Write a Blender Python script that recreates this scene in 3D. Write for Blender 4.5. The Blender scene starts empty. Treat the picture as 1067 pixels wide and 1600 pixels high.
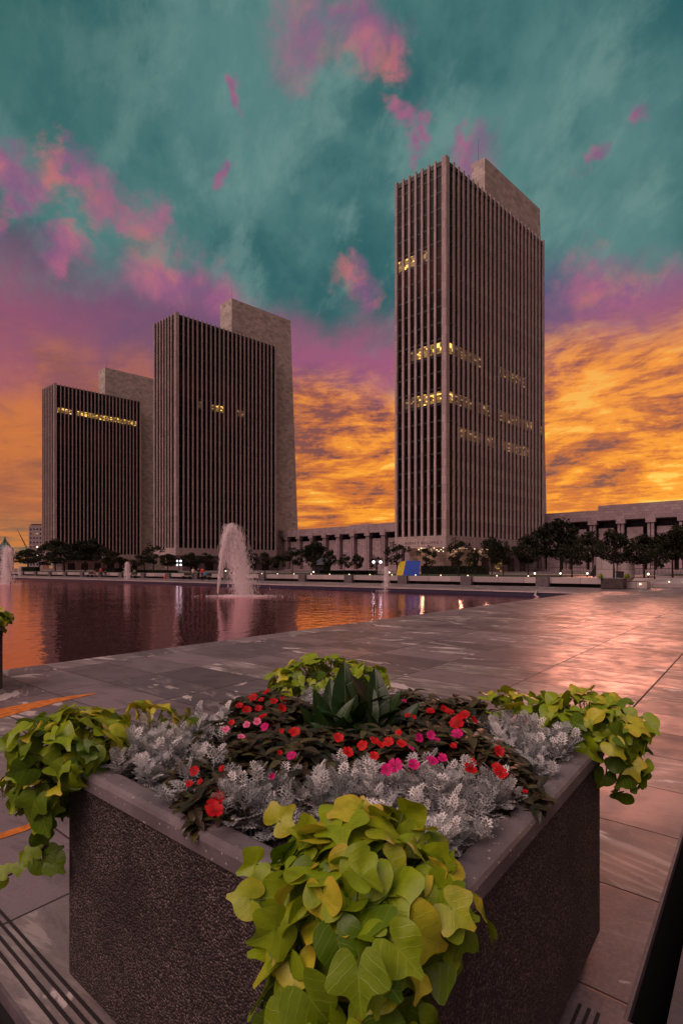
import bpy, bmesh, math, random
from mathutils import Vector, Matrix
random.seed(7)
S = bpy.context.scene
C = S.collection
R = math.radians
PI = math.pi
F, H0, CX, HY = 816.0, 1.6, 533.5, 888.0     # focal length in photo pixels, eye height, principal column, horizon row

# ---------------------------------------------------------------- frames
UR = Vector((.627, .779, 0)); UL = Vector((-.779, .627, 0))   # plaza axes
PLAZA = math.atan2(.779, .627)
def W(px, py, z):                      # where a sight line meets height z
    y = (H0 - z) * F / (py - HY)
    return Vector(((px - CX) / F * y, y, z))
def RL(r, l, z=0): return UR * r + UL * l + Vector((0, 0, z))
def on_r(px, r):                       # point of the plaza line r=const seen in column px
    k = (px - CX) / F
    y = r / (.779 + .627 * k)
    return Vector((k * y, y, 0))
def zat(py, y): return H0 + (HY - py) / F * y

# ---------------------------------------------------------------- bookkeeping
def tag(o, label=None, cat=None, group=None, kind=None):
    if label: o['label'] = label
    if cat: o['category'] = cat
    if group: o['group'] = group
    if kind: o['kind'] = kind
    return o
def thing(name, label, cat, loc=(0, 0, 0), rz=0, group=None):
    o = bpy.data.objects.new(name, None); C.objects.link(o)
    o.empty_display_size = .2
    o.location = loc; o.rotation_euler = (0, 0, rz)
    return tag(o, label, cat, group)
def copy_thing(root, loc, rz=0, scale=None, label=None, group=None):
    r = root.copy(); C.objects.link(r); r.location = loc; r.rotation_euler = (0, 0, rz)
    if scale is not None: r.scale = scale
    if label: r['label'] = label
    if group: r['group'] = group
    for ch in list(root.children):
        c = ch.copy(); C.objects.link(c); c.parent = r
        for g in list(ch.children):
            d = g.copy(); C.objects.link(d); d.parent = c
    return r

class MB:
    def __init__(s): s.v = []; s.f = []; s.m = []; s.uv = {}; s.col = []; s.smooth = False; s.c = None
    def vert(s, p, c=None): s.v.append(tuple(p)); s.col.append(c if c is not None else (s.c if s.c is not None else .5)); return len(s.v) - 1
    def face(s, idx, m=0): s.f.append(tuple(idx)); s.m.append(m)
    def quad(s, a, b, c, d, m=0): s.face([s.vert(a), s.vert(b), s.vert(c), s.vert(d)], m)
    def hexa(s, p, m=0):               # p: 8 points, bottom ring then top ring
        i = [s.vert(q) for q in p]
        for f in ((3, 2, 1, 0), (4, 5, 6, 7), (0, 1, 5, 4), (1, 2, 6, 5), (2, 3, 7, 6), (3, 0, 4, 7)):
            s.face([i[k] for k in f], m)
    def box(s, x0, x1, y0, y1, z0, z1, m=0):
        s.hexa([(x0, y0, z0), (x1, y0, z0), (x1, y1, z0), (x0, y1, z0), (x0, y0, z1), (x1, y0, z1), (x1, y1, z1), (x0, y1, z1)], m)
    def frame_box(s, O, a, b, a0, a1, b0, b1, z0, z1, m=0):  # box in a skew frame (a x b should point up)
        P = lambda i, j, z: (O.x + a.x * i + b.x * j, O.y + a.y * i + b.y * j, z)
        s.hexa([P(a0, b0, z0), P(a1, b0, z0), P(a1, b1, z0), P(a0, b1, z0), P(a0, b0, z1), P(a1, b0, z1), P(a1, b1, z1), P(a0, b1, z1)], m)
    def tube(s, pts, rad, n=6, m=0, cap=True):
        pts = [Vector(p) for p in pts]; rings = []
        for i, p in enumerate(pts):
            t = (pts[min(i + 1, len(pts) - 1)] - pts[max(i - 1, 0)])
            t = t.normalized() if t.length > 1e-9 else Vector((0, 0, 1))
            u = t.cross(Vector((0, 0, 1)) if abs(t.z) < .9 else Vector((1, 0, 0))).normalized(); w = t.cross(u)
            r = rad[i] if isinstance(rad, (list, tuple)) else rad
            rings.append([s.vert(p + (u * math.cos(2 * PI * k / n) + w * math.sin(2 * PI * k / n)) * r) for k in range(n)])
        for a, b in zip(rings, rings[1:]):
            for k in range(n): s.face([a[k], a[(k + 1) % n], b[(k + 1) % n], b[k]], m)
        if cap: s.face(rings[0][::-1], m); s.face(rings[-1], m)
    def ball(s, c, r, n=8, k=5, m=0):
        c = Vector(c); r = Vector((r, r, r)) if not hasattr(r, '__len__') else Vector(r)
        rows = []
        for j in range(k + 1):
            t = PI * j / k
            rows.append([s.vert(c + Vector((r.x * math.sin(t) * math.cos(2 * PI * i / n), r.y * math.sin(t) * math.sin(2 * PI * i / n), r.z * math.cos(t)))) for i in range(n)])
        for a, b in zip(rows, rows[1:]):
            for i in range(n): s.face([a[i], b[i], b[(i + 1) % n], a[(i + 1) % n]], m)
    def mesh(s, name, mats, smooth=False, uvs=None):
        me = bpy.data.meshes.new(name); me.from_pydata(s.v, [], s.f)
        if not isinstance(mats, (list, tuple)): mats = [mats]
        for m in mats: me.materials.append(m)
        me.polygons.foreach_set('material_index', s.m)
        if smooth: me.polygons.foreach_set('use_smooth', [True] * len(s.f))
        uvl = me.uv_layers.new(name='UVMap')
        data = []
        if uvs is None:
            V = s.v
            for p in me.polygons:
                n = p.normal
                if abs(n.z) > .7:
                    for vi in p.vertices: data += [V[vi][0], V[vi][1]]
                else:
                    t = Vector((-n.y, n.x, 0)).normalized()
                    for vi in p.vertices: data += [V[vi][0] * t.x + V[vi][1] * t.y, V[vi][2]]
        else:
            for p in me.polygons:
                for vi in p.vertices: data += [uvs[vi][0], uvs[vi][1]]
        uvl.data.foreach_set('uv', data)
        a = me.attributes.new('tone', 'FLOAT', 'POINT'); a.data.foreach_set('value', s.col)
        me.update(); return me
    def build(s, name, mats, parent=None, smooth=False, uvs=None, bevel=0, loc=None, rz=0):
        o = bpy.data.objects.new(name, s.mesh(name, mats, smooth, uvs)); C.objects.link(o)
        if parent: o.parent = parent
        if loc is not None: o.location = loc
        if rz: o.rotation_euler = (0, 0, rz)
        if bevel:
            b = o.modifiers.new('bevel', 'BEVEL'); b.width = bevel; b.segments = 2; b.limit_method = 'ANGLE'
        return o
def plaza_obj(mb, name, mat, kind='structure', parent=None, **k):
    o = mb.build(name, mat, parent, **k); o.rotation_euler = (0, 0, PLAZA)
    if kind: o['kind'] = kind
    return o

# ---------------------------------------------------------------- node helpers
def lin(c): return tuple((x / 255 / 12.92 if x / 255 <= .04045 else ((x / 255 + .055) / 1.055) ** 2.4) for x in c) + (1,)
class N:
    """a socket with arithmetic"""
    def __init__(s, t, sock): s.t = t; s.s = sock
    def _m(s, op, *o, clamp=False):
        n = s.t.nodes.new('ShaderNodeMath'); n.operation = op; n.use_clamp = clamp
        for i, q in enumerate((s,) + o):
            if isinstance(q, N): s.t.links.new(q.s, n.inputs[i])
            else: n.inputs[i].default_value = q
        return N(s.t, n.outputs[0])
    def __add__(s, o): return s._m('ADD', o)
    __radd__ = __add__
    def __sub__(s, o): return s._m('SUBTRACT', o)
    def __rsub__(s, o): return (s * -1) + o
    def __mul__(s, o): return s._m('MULTIPLY', o)
    __rmul__ = __mul__
    def __truediv__(s, o): return s._m('DIVIDE', o)
    def floor(s): return s._m('FLOOR')
    def fract(s): return s._m('FRACT')
    def abs(s): return s._m('ABSOLUTE')
    def sin(s): return s._m('SINE')
    def pow(s, e): return s._m('POWER', e)
    def max(s, o): return s._m('MAXIMUM', o)
    def min(s, o): return s._m('MINIMUM', o)
    def gt(s, o): return s._m('GREATER_THAN', o)
    def ss(s, a, b, lo=0, hi=1):
        n = s.t.nodes.new('ShaderNodeMapRange'); n.interpolation_type = 'SMOOTHSTEP'
        s.t.links.new(s.s, n.inputs[0])
        for i, v in zip((1, 2, 3, 4), (a, b, lo, hi)): n.inputs[i].default_value = v
        if a > b: n.inputs[1].default_value, n.inputs[2].default_value, n.inputs[3].default_value, n.inputs[4].default_value = b, a, hi, lo
        return N(s.t, n.outputs[0])
def mixc(t, f, a, b, mode='MIX'):
    n = t.nodes.new('ShaderNodeMix'); n.data_type = 'RGBA'; n.blend_type = mode; n.clamp_factor = True
    for q, i in ((f, 0), (a, 6), (b, 7)):
        if isinstance(q, N): t.links.new(q.s, n.inputs[i])
        else: n.inputs[i].default_value = q
    return N(t, n.outputs[2])
def comb(t, x, y, z):
    n = t.nodes.new('ShaderNodeCombineXYZ')
    for i, q in enumerate((x, y, z)):
        if isinstance(q, N): t.links.new(q.s, n.inputs[i])
        else: n.inputs[i].default_value = q
    return N(t, n.outputs[0])
def noise(t, vec, scale, detail=4, rough=.5, dist=0, out=0):
    n = t.nodes.new('ShaderNodeTexNoise')
    if vec is not None: t.links.new(vec.s, n.inputs['Vector'])
    n.inputs['Scale'].default_value = scale; n.inputs['Detail'].default_value = detail
    n.inputs['Roughness'].default_value = rough; n.inputs['Distortion'].default_value = dist
    return N(t, n.outputs[out])
def voro(t, vec, scale, feature='F1', out=0):
    n = t.nodes.new('ShaderNodeTexVoronoi'); n.feature = feature
    if vec is not None: t.links.new(vec.s, n.inputs['Vector'])
    n.inputs['Scale'].default_value = scale
    return N(t, n.outputs[out])
def white(t, vec, out=0):
    n = t.nodes.new('ShaderNodeTexWhiteNoise'); n.noise_dimensions = '3D'
    t.links.new(vec.s, n.inputs['Vector']); return N(t, n.outputs[out])
def sep(t, v):
    n = t.nodes.new('ShaderNodeSeparateXYZ'); t.links.new(v.s, n.inputs[0]); return [N(t, n.outputs[i]) for i in range(3)]
def bump(t, h, strength=.3, dist=.01):
    n = t.nodes.new('ShaderNodeBump'); n.inputs['Strength'].default_value = strength; n.inputs['Distance'].default_value = dist
    t.links.new(h.s, n.inputs['Height']); return N(t, n.outputs[0])
def coord(t, out='Object'):
    n = t.nodes.new('ShaderNodeTexCoord'); return N(t, n.outputs[out])
def attr(t, name='tone'):
    n = t.nodes.new('ShaderNodeAttribute'); n.attribute_name = name; return N(t, n.outputs['Fac'])
def newmat(name):
    m = bpy.data.materials.new(name); m.use_nodes = True; t = m.node_tree
    return m, t, t.nodes['Principled BSDF']
def setp(t, p, **k):
    for key, v in k.items():
        key = {'color': 'Base Color', 'rough': 'Roughness', 'normal': 'Normal', 'metal': 'Metallic', 'alpha': 'Alpha', 'spec': 'Specular IOR Level',
               'emit': 'Emission Color', 'emit_s': 'Emission Strength', 'trans': 'Transmission Weight', 'ior': 'IOR', 'coat': 'Coat Weight', 'coat_r': 'Coat Roughness', 'sheen': 'Sheen Weight', 'stint': 'Specular Tint'}[key]
        if isinstance(v, N): t.links.new(v.s, p.inputs[key])
        else: p.inputs[key].default_value = v
def simple(name, col, rough=.6, var=.15, scale=6, bmp=.1, bd=.01, **k):
    m, t, p = newmat(name)
    n = noise(t, coord(t), scale, 5)
    c2 = tuple(x * (1 - var) for x in col[:3]) + (1,); c1 = tuple(min(1, x * (1 + var)) for x in col[:3]) + (1,)
    setp(t, p, color=mixc(t, n.ss(.3, .7), c2, c1), rough=rough, **k)
    if bmp: setp(t, p, normal=bump(t, noise(t, coord(t), scale * 6, 4), bmp, bd))
    return m
def emitm(name, col, s):
    m, t, p = newmat(name); setp(t, p, color=(0, 0, 0, 1), emit=col, emit_s=s, rough=.5); return m

# ---------------------------------------------------------------- materials
def mat_paving():
    m, t, p = newmat('paving_stone')
    c = coord(t); x, y, z = sep(t, c)
    u = (x + .10) / .75; v = (y - 1.16 + .007) / 1.5
    iu, iv = u.floor(), v.floor(); fu, fv = u.fract(), v.fract()
    cid = comb(t, iu, iv, 0)
    w = white(t, cid); wc = white(t, comb(t, iu, iv, 3.7)); wd = white(t, comb(t, iv, iu, 9.1))
    # joints
    eu = (fu - .5).abs() * -1 + .5; ev = (fv - .5).abs() * -1 + .5
    big = (((v + 10).fract()) * 0)
    d = (eu * .75).min(ev * 1.5)
    jn = d.ss(.003, .008)
    # bold joint line every three slabs across
    v3 = (y - 1.16) / 4.5; bold = ((v3 + .5).fract() - .5).abs() * 4.5
    jb = bold.ss(.004, .011)
    joint = jn.min(jb)
    # slab orientation for the veins
    ang = wc * 6.28
    off = comb(t, w * 40, wc * 40, wd * 10)
    vm = t.nodes.new('ShaderNodeVectorMath'); vm.operation = 'ADD'; t.links.new(c.s, vm.inputs[0]); t.links.new(off.s, vm.inputs[1])
    vv = N(t, vm.outputs[0])
    rot = t.nodes.new('ShaderNodeVectorRotate'); rot.rotation_type = 'Z_AXIS'
    t.links.new(vv.s, rot.inputs['Vector']); t.links.new((wc * .9 - .45).s, rot.inputs['Angle'])
    sx, sy, sz = sep(t, N(t, rot.outputs[0]))
    st = comb(t, sx * 2.6, sy * .55, 0)
    vein = noise(t, st, 2.2, 7, .62, 1.3)
    fine = noise(t, c, 55, 6, .65)
    med = noise(t, vv, 3.5, 5, .6)
    base = mixc(t, w, lin((76, 67, 73)), lin((126, 111, 115)))
    base = mixc(t, wd.ss(.6, .95) * .5, base, lin((116, 110, 102)))
    base = mixc(t, wc.ss(.72, .82) * .85, base, lin((70, 64, 68)))
    base = mixc(t, vein.ss(.52, .62) * wd.ss(.35, .9) * .55, base, lin((176, 162, 158)))
    base = mixc(t, vein.ss(.47, .38) * .45, base, lin((66, 58, 62)))
    flake = noise(t, comb(t, sx * 1.2, sy * .5, 0), 1.7, 6, .6, .6)
    base = mixc(t, flake.ss(.575, .60) * wd.ss(.3, .5) * .8, base, lin((206, 190, 186)))
    base = mixc(t, fine.ss(.35, .75) * .35, base, lin((150, 140, 142)))
    stain = noise(t, c, .9, 5, .6)
    base = mixc(t, stain.ss(.48, .7) * .5, base, lin((60, 52, 54)))
    spots = voro(t, c, 5.5); base = mixc(t, spots.ss(.10, .04) * noise(t, c, 2.1, 3).ss(.5, .6) * .7, base, lin((52, 44, 46)))
    base = mixc(t, noise(t, c, 16, 6, .7).ss(.56, .72) * .35, base, lin((64, 54, 58)))
    base = mixc(t, joint, lin((30, 24, 25)), base)
    hgt = joint * .008 + med * .0012 + fine * .0006 + w * .0012 + vein * .0009
    rg = (med.ss(.3, .7, .30, .46) + stain.ss(.4, .7) * .06) + (joint * -1 + 1) * .3 + fine.ss(.3, .7) * .1
    tilt = bump(t, hgt, .9, 1.0)
    setp(t, p, color=base, rough=rg + wd * .08 - .03, normal=tilt, spec=.65, ior=1.6, stint=(1, .70, .64, 1))
    return m
def mat_stone(name, c1, c2, pw=.9, ph=.55, rough=.75, dark=.25):
    """panel-clad marble: uv in metres"""
    m, t, p = newmat(name)
    u, v, _ = sep(t, coord(t, 'UV'))
    b = v / ph; ib = b.floor(); a = u / pw + (ib * .5); ia = a.floor()
    w = white(t, comb(t, ia, ib, 1.3)); w2 = white(t, comb(t, ib, ia, 5.3))
    d = (((a.fract() - .5).abs() * -1 + .5) * pw).min(((b.fract() - .5).abs() * -1 + .5) * ph)
    n = noise(t, coord(t), .35, 6, .6); n2 = noise(t, coord(t), 4, 5, .6)
    col = mixc(t, w, c1, c2)
    col = mixc(t, w2.ss(.86, .9) * dark * 2, col, tuple(x * .45 for x in c1[:3]) + (1,))
    col = mixc(t, n.ss(.35, .75) * .3, col, tuple(x * .6 for x in c1[:3]) + (1,))
    col = mixc(t, n2.ss(.4, .7) * .25, col, c2)
    j = d.ss(.01, .035)
    col = mixc(t, j, tuple(x * .5 for x in c1[:3]) + (1,), col)
    setp(t, p, color=col, rough=rough, normal=bump(t, j * .02 + n2 * .006, .5, 1))
    return m
def mat_aggregate():
    m, t, p = newmat('exposed_aggregate')
    c = coord(t); x, y, z = sep(t, c)
    v = voro(t, c, 135); vc = voro(t, c, 135, 'F1', 1); e = voro(t, c, 135, 'DISTANCE_TO_EDGE')
    r, g, b = sep(t, vc)
    n = noise(t, c, 3, 4)
    col = mixc(t, r.pow(1.6), lin((46, 36, 36)), lin((114, 96, 95)))
    col = mixc(t, g.ss(.9, .97) * .5, col, lin((160, 142, 138)))
    col = mixc(t, b.ss(.75, .9) * .7, col, lin((34, 27, 28)))
    col = mixc(t, e.ss(.0, .10), lin((26, 20, 21)), col)
    col = mixc(t, n.ss(.45, .7) * .55, col, lin((34, 27, 27)))
    run = noise(t, comb(t, x * 7, y * 7, z * .8), 1.5, 4); col = mixc(t, run.ss(.55, .7) * z.ss(.3, .8) * .45, col, lin((28, 22, 22)))
    low = z.ss(.35, .02) * noise(t, c, 9, 4).ss(.35, .6)
    col = mixc(t, low * .35, col, lin((50, 42, 40)))
    h = (v * -1 + 1) * (r * .6 + .4)
    setp(t, p, color=col, rough=.62, normal=bump(t, h, .9, .012), spec=.4)
    return m
def mat_rim():
    m, t, p = newmat('cast_concrete_rim')
    c = coord(t); n = noise(t, c, 4, 6, .6); f = noise(t, c, 140, 3)
    s = voro(t, c, 90, 'F1', 1); r, g, b = sep(t, s); vd = voro(t, c, 90)
    col = mixc(t, n.ss(.3, .7), lin((94, 84, 87)), lin((124, 113, 115)))
    col = mixc(t, r.gt(.93) * vd.ss(.35, .2) * .75, col, lin((196, 184, 182)))
    col = mixc(t, f.ss(.55, .75) * .5, col, lin((62, 54, 56)))
    col = mixc(t, noise(t, c, 11, 5, .7).ss(.56, .7) * .4, col, lin((60, 54, 54)))
    setp(t, p, color=col, rough=.55, normal=bump(t, f * .4 + n, .35, .006))
    return m
def mat_leaf(name, ca, cb, cc, rough=.42, vein=True, transl=.3, vcol=None, edge=None, spec=.4, bs=.5):
    """uv: x across, y along the leaf; tone: per-leaf random, raised towards the top and lowered inside the vines"""
    m, t, p = newmat(name)
    tn = attr(t); uv = coord(t, 'UV'); u, v, _ = sep(t, uv)
    c = coord(t)
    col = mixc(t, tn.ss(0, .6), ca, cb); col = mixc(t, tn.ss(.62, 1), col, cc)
    n = noise(t, c, 35, 4); col = mixc(t, n.ss(.4, .75) * .35, col, tuple(x * .6 for x in ca[:3]) + (1,))
    if edge:
        rr = (u * u + (v - .1) * (v - .1)).pow(.5)
        col = mixc(t, rr.ss(.42, .95) * tn.ss(.55, .95) * .7, col, edge)
    h = noise(t, c, 120, 3) * .15
    if vein:
        au = u.abs()
        a = N(t, au.s)._m('ARCTAN2', v)
        mid = au.ss(.0, .022, 1, 0)
        lat = (((v - au * .75 + noise(t, uv, 4, 2) * .16) * 3.6).fract() - .5).abs().ss(.0, .085, 1, 0)
        f = mid.max(lat * .5)
        col = mixc(t, f * .26, col, vcol or tuple(min(1, x * 1.7 + .02) for x in cb[:3]) + (1,))
        h = h - f * .5 + noise(t, uv, 7, 3) * .6
    setp(t, p, color=col, rough=rough, normal=bump(t, h, bs, .004), spec=spec)
    if transl:
        tr = t.nodes.new('ShaderNodeBsdfTranslucent'); t.links.new(col.s, tr.inputs['Color'])
        mx = t.nodes.new('ShaderNodeMixShader'); mx.inputs[0].default_value = transl
        t.links.new(p.outputs[0], mx.inputs[1]); t.links.new(tr.outputs[0], mx.inputs[2])
        t.links.new(mx.outputs[0], t.nodes['Material Output'].inputs['Surface'])
    return m
def mat_water():
    m, t, p = newmat('pool_water')
    c = coord(t); x, y, z = sep(t, c)
    # ripples: long crested wind ripples crossing the pool
    w1 = noise(t, comb(t, x * .9, y * 1.3, 0), 1.5, 3, .5, .4)
    w2 = noise(t, comb(t, x * 1.4, y * 1.0, 4), 4.2, 3, .55)
    w3 = noise(t, c, .22, 3, .5)
    h = w1 * .12 * w3.ss(.3, .7, .5, 1.4) + w2 * .034
    nb = bump(t, h, 1.0, .165)
    setp(t, p, color=(.012, .007, .008, 1), rough=.3, spec=.0, normal=nb)
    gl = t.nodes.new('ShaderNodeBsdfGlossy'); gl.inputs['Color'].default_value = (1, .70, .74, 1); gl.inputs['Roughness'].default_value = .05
    fr_ = t.nodes.new('ShaderNodeFresnel'); fr_.inputs['IOR'].default_value = 4.0
    t.links.new(nb.s, gl.inputs['Normal']); t.links.new(nb.s, fr_.inputs['Normal'])
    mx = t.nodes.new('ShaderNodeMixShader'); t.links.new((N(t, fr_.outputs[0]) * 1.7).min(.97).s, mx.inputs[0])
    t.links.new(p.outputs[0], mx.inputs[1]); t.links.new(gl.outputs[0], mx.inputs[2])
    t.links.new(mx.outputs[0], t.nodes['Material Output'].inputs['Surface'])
    return m
def mat_glass(name='tower_glass', c1=(9, 5, 7), c2=(28, 12, 14)):
    m, t, p = newmat(name)
    u, v, _ = sep(t, coord(t, 'UV'))
    w = white(t, comb(t, (u / 1.95).floor(), (v / 3.73).floor(), 2))
    col = mixc(t, w, lin(c1), lin(c2))
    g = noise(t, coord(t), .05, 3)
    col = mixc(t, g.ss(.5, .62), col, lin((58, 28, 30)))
    setp(t, p, color=col, rough=.2, spec=.12, metal=0)
    return m
def mat_lit(name, s, col=(255, 196, 96)):
    m, t, p = newmat(name)
    c = coord(t, 'UV'); u, v, _ = sep(t, c)
    cell = white(t, comb(t, (u / .65).floor(), (v / .6).floor(), 8))
    band = white(t, comb(t, (u / .9).floor(), (v / .35).floor(), 3)).gt(.86)
    e = cell.ss(.2, .9, .14, .5) + band * 2.6 * v.ss(-1e6, 1e6, 1, 1)
    setp(t, p, color=(.02, .015, .01, 1), emit=lin(col), rough=.3)
    t.links.new((e * s).s, p.inputs['Emission Strength'])
    return m

M = {}
M['paving'] = mat_paving()
M['tower_stone'] = mat_stone('tower_marble', lin((156, 136, 134)), lin((184, 162, 157)), .65, 2.0, .7, .1)
M['core_stone'] = mat_stone('core_marble', lin((172, 156, 148)), lin((206, 190, 180)), 1.7, 1.0, .7, .22)
M['museum_stone'] = mat_stone('museum_marble', lin((142, 122, 126)), lin((170, 148, 150)), 1.2, .8, .75, .1)
M['wall_stone'] = mat_stone('low_wall_stone', lin((150, 134, 134)), lin((182, 164, 162)), 2.37, 1.5, .6, .05)
M['aggregate'] = mat_aggregate(); M['rim'] = mat_rim()
M['base'] = simple('planter_base', lin((44, 36, 37)), .8, .2, 12)
M['water'] = mat_water()
M['glass'] = mat_glass()
M['spandrel'] = simple('spandrel_metal', lin((14, 9, 11)), .5, .15, 3)
M['lit'] = mat_lit('lit_office_window', .62)
M['lit_dim'] = mat_lit('dim_office_window', .15, (240, 180, 110))
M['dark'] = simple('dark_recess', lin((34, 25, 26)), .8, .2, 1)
M['dark_metal'] = simple('dark_metal', lin((30, 26, 28)), .45, .2, 8)
M['brown_glass'] = simple('museum_glazing', lin((40, 17, 19)), .25, .3, .6, bmp=0)
M['soil'] = simple('potting_soil', lin((34, 26, 22)), .95, .5, 40, .9, .03)
M['bark'] = simple('tree_bark', lin((44, 34, 30)), .9, .35, 12, .6, .02)
M['pool_tile'] = simple('pool_wall_tile', lin((36, 36, 58)), .4, .2, 3)
M['pool_floor'] = simple('pool_floor', lin((22, 18, 22)), .7, .2, 1)
M['step'] = simple('step_stone', lin((92, 80, 84)), .6, .25, 5, .4)
M['strip'] = simple('grip_strip', lin((30, 23, 24)), .85, .3, 60, .5)
M['void'] = simple('slot_lining', lin((12, 9, 10)), .9, .2, 4)
M['bluegrey'] = simple('grey_capping', lin((62, 60, 70)), .5, .12, 5)
M['orange'] = simple('orange_paint', lin((196, 108, 34)), .6, .3, 14, .2)
M['lawn'] = simple('lawn_grass', lin((44, 52, 26)), .9, .4, 8, .8, .05)
M['earth'] = simple('far_ground', lin((62, 54, 50)), .9, .3, .3)
M['bulb'] = emitm('warm_bulb', (1, .82, .55, 1), 5)
M['bulb_s'] = emitm('small_warm_bulb', (1, .72, .45, 1), 3)
M['bulb_w'] = emitm('white_lamp', (.85, .85, 1, 1), 5)
M['yellow'] = simple('yellow_enamel', lin((206, 178, 40)), .4, .06, 2, .05)
M['blue'] = simple('blue_enamel', lin((22, 62, 158)), .4, .06, 2, .05)
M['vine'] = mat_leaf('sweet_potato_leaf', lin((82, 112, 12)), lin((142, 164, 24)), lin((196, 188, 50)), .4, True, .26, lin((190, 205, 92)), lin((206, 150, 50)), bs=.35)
M['vine_stem'] = simple('vine_stem', lin((92, 104, 44)), .5, .2, 20)
M['tendril'] = simple('vine_dark_stem', lin((50, 34, 34)), .6, .2, 20)
M['dusty'] = mat_leaf('dusty_miller_leaf', lin((100, 104, 106)), lin((172, 172, 172)), lin((232, 226, 222)), .8, False, .12, None, None, .2, .3)
M['bronze'] = mat_leaf('impatiens_leaf', lin((36, 42, 22)), lin((62, 48, 32)), lin((86, 82, 44)), .42, True, .12, lin((96, 46, 44)))
M['broad'] = mat_leaf('broad_leaf', lin((18, 38, 13)), lin((42, 70, 24)), lin((46, 40, 26)), .3, True, .15, lin((70, 104, 44)))
def mat_petal(name, a, b):
    m, t, p = newmat(name)
    u, v, _ = sep(t, coord(t, 'UV')); rr = (u * u + v * v).pow(.5)
    col = mixc(t, rr.ss(.05, .9), b, a)
    w = noise(t, coord(t), 90, 3); col = mixc(t, w.ss(.4, .7) * .2, col, b)
    setp(t, p, color=col, rough=.55, spec=.25)
    tr = t.nodes.new('ShaderNodeBsdfTranslucent'); t.links.new(col.s, tr.inputs['Color'])
    mx = t.nodes.new('ShaderNodeMixShader'); mx.inputs[0].default_value = .3
    t.links.new(p.outputs[0], mx.inputs[1]); t.links.new(tr.outputs[0], mx.inputs[2])
    t.links.new(mx.outputs[0], t.nodes['Material Output'].inputs['Surface'])
    return m
M['red'] = mat_petal('red_petal', lin((206, 14, 26)), lin((150, 4, 12)))
M['coral'] = mat_petal('coral_petal', lin((226, 34, 32)), lin((180, 10, 20)))
M['magenta'] = mat_petal('magenta_petal', lin((226, 20, 128)), lin((170, 6, 90)))
M['pink'] = mat_petal('pink_petal', lin((240, 130, 170)), lin((216, 50, 110)))
def mat_tree(name, a, b):
    m, t, p = newmat(name)
    tn = attr(t); col = mixc(t, tn, a, b)
    setp(t, p, color=col, rough=.6, spec=.3)
    tr = t.nodes.new('ShaderNodeBsdfTranslucent'); t.links.new(col.s, tr.inputs['Color'])
    mx = t.nodes.new('ShaderNodeMixShader'); mx.inputs[0].default_value = .25
    t.links.new(p.outputs[0], mx.inputs[1]); t.links.new(tr.outputs[0], mx.inputs[2])
    t.links.new(mx.outputs[0], t.nodes['Material Output'].inputs['Surface'])
    return m
M['tree'] = mat_tree('tree_leaf', lin((16, 20, 10)), lin((48, 50, 26)))
M['tree2'] = mat_tree('tree_leaf_brown', lin((30, 28, 12)), lin((66, 60, 28)))
M['hedge'] = mat_tree('hedge_leaf', lin((14, 20, 10)), lin((36, 42, 20)))
def mat_spray():
    m, t, p = newmat('fountain_spray')
    setp(t, p, color=(.95, .86, .87, 1), rough=.35)
    tr = t.nodes.new('ShaderNodeBsdfTranslucent'); tr.inputs['Color'].default_value = (.95, .9, .9, 1)
    tp = t.nodes.new('ShaderNodeBsdfTransparent')
    m1 = t.nodes.new('ShaderNodeMixShader'); m1.inputs[0].default_value = .5
    m2 = t.nodes.new('ShaderNodeMixShader'); m2.inputs[0].default_value = .42
    t.links.new(p.outputs[0], m1.inputs[1]); t.links.new(tr.outputs[0], m1.inputs[2])
    t.links.new(m1.outputs[0], m2.inputs[1]); t.links.new(tp.outputs[0], m2.inputs[2])
    t.links.new(m2.outputs[0], t.nodes['Material Output'].inputs['Surface'])
    return m
M['spray'] = mat_spray()

# ---------------------------------------------------------------- setting: ground, plaza, pool
def sheet(name, mat, rects, z, kind='structure'):
    mb = MB()
    for r0, r1, l0, l1 in rects:
        mb.quad((r0, l0, z), (r1, l0, z), (r1, l1, z), (r0, l1, z))
    return plaza_obj(mb, name, mat)
sheet('ground', M['earth'], [(-3000, 4000, -4000, 4000)], -6)
PN, PR, WL = 9.3, 36.8, -.35
sheet('plaza', M['paving'], [(2.07, PR, .385, PN), (.747, 2.07, .0, PN), (PR, 46.5, .385, 240)], 0)
sheet('plaza_corner', M['paving'], [(46.5, 68, -60, 9.45), (30, 46.5, -60, .385)], -.004)
# plaza edge faces
mb = MB()
mb.box(.75, .79, 0, PN - .004, -6, -.035); mb.box(2.075, 60, .40, .44, -1.2, -.045)
plaza_obj(mb, 'plaza_side', M['void'])
mb = MB(); mb.box(.735, .747, .0, PN, -.05, -.001); mb.box(2.06, 60, .372, .385, -.045, -.001)
plaza_obj(mb, 'plaza_edge', M['step'])
mb = MB(); mb.box(2.07, 60, .20, .44, -1.25, -1.2); plaza_obj(mb, 'drain_slot', M['void'])
mb = MB(); mb.box(2.07, 60, -3, .262, -1.2, -.002); plaza_obj(mb, 'side_slab', M['bluegrey'])
mb = MB()
for i in range(12): mb.box(.735 - .36 * (i + 1), .735 - .36 * i, -6, PN, -6, -.15 * (i + 1))
plaza_obj(mb, 'steps', M['step'])
mb = MB()
for r in (.80, .835, .87, .90): mb.box(r - .0055, r + .0055, .42, 9, .0, .004)
for l in (.458, .489, .52): mb.box(.95, 2.04, l - .0055, l + .0055, .0, .004)
plaza_obj(mb, 'grip_strips', M['strip'])
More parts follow.
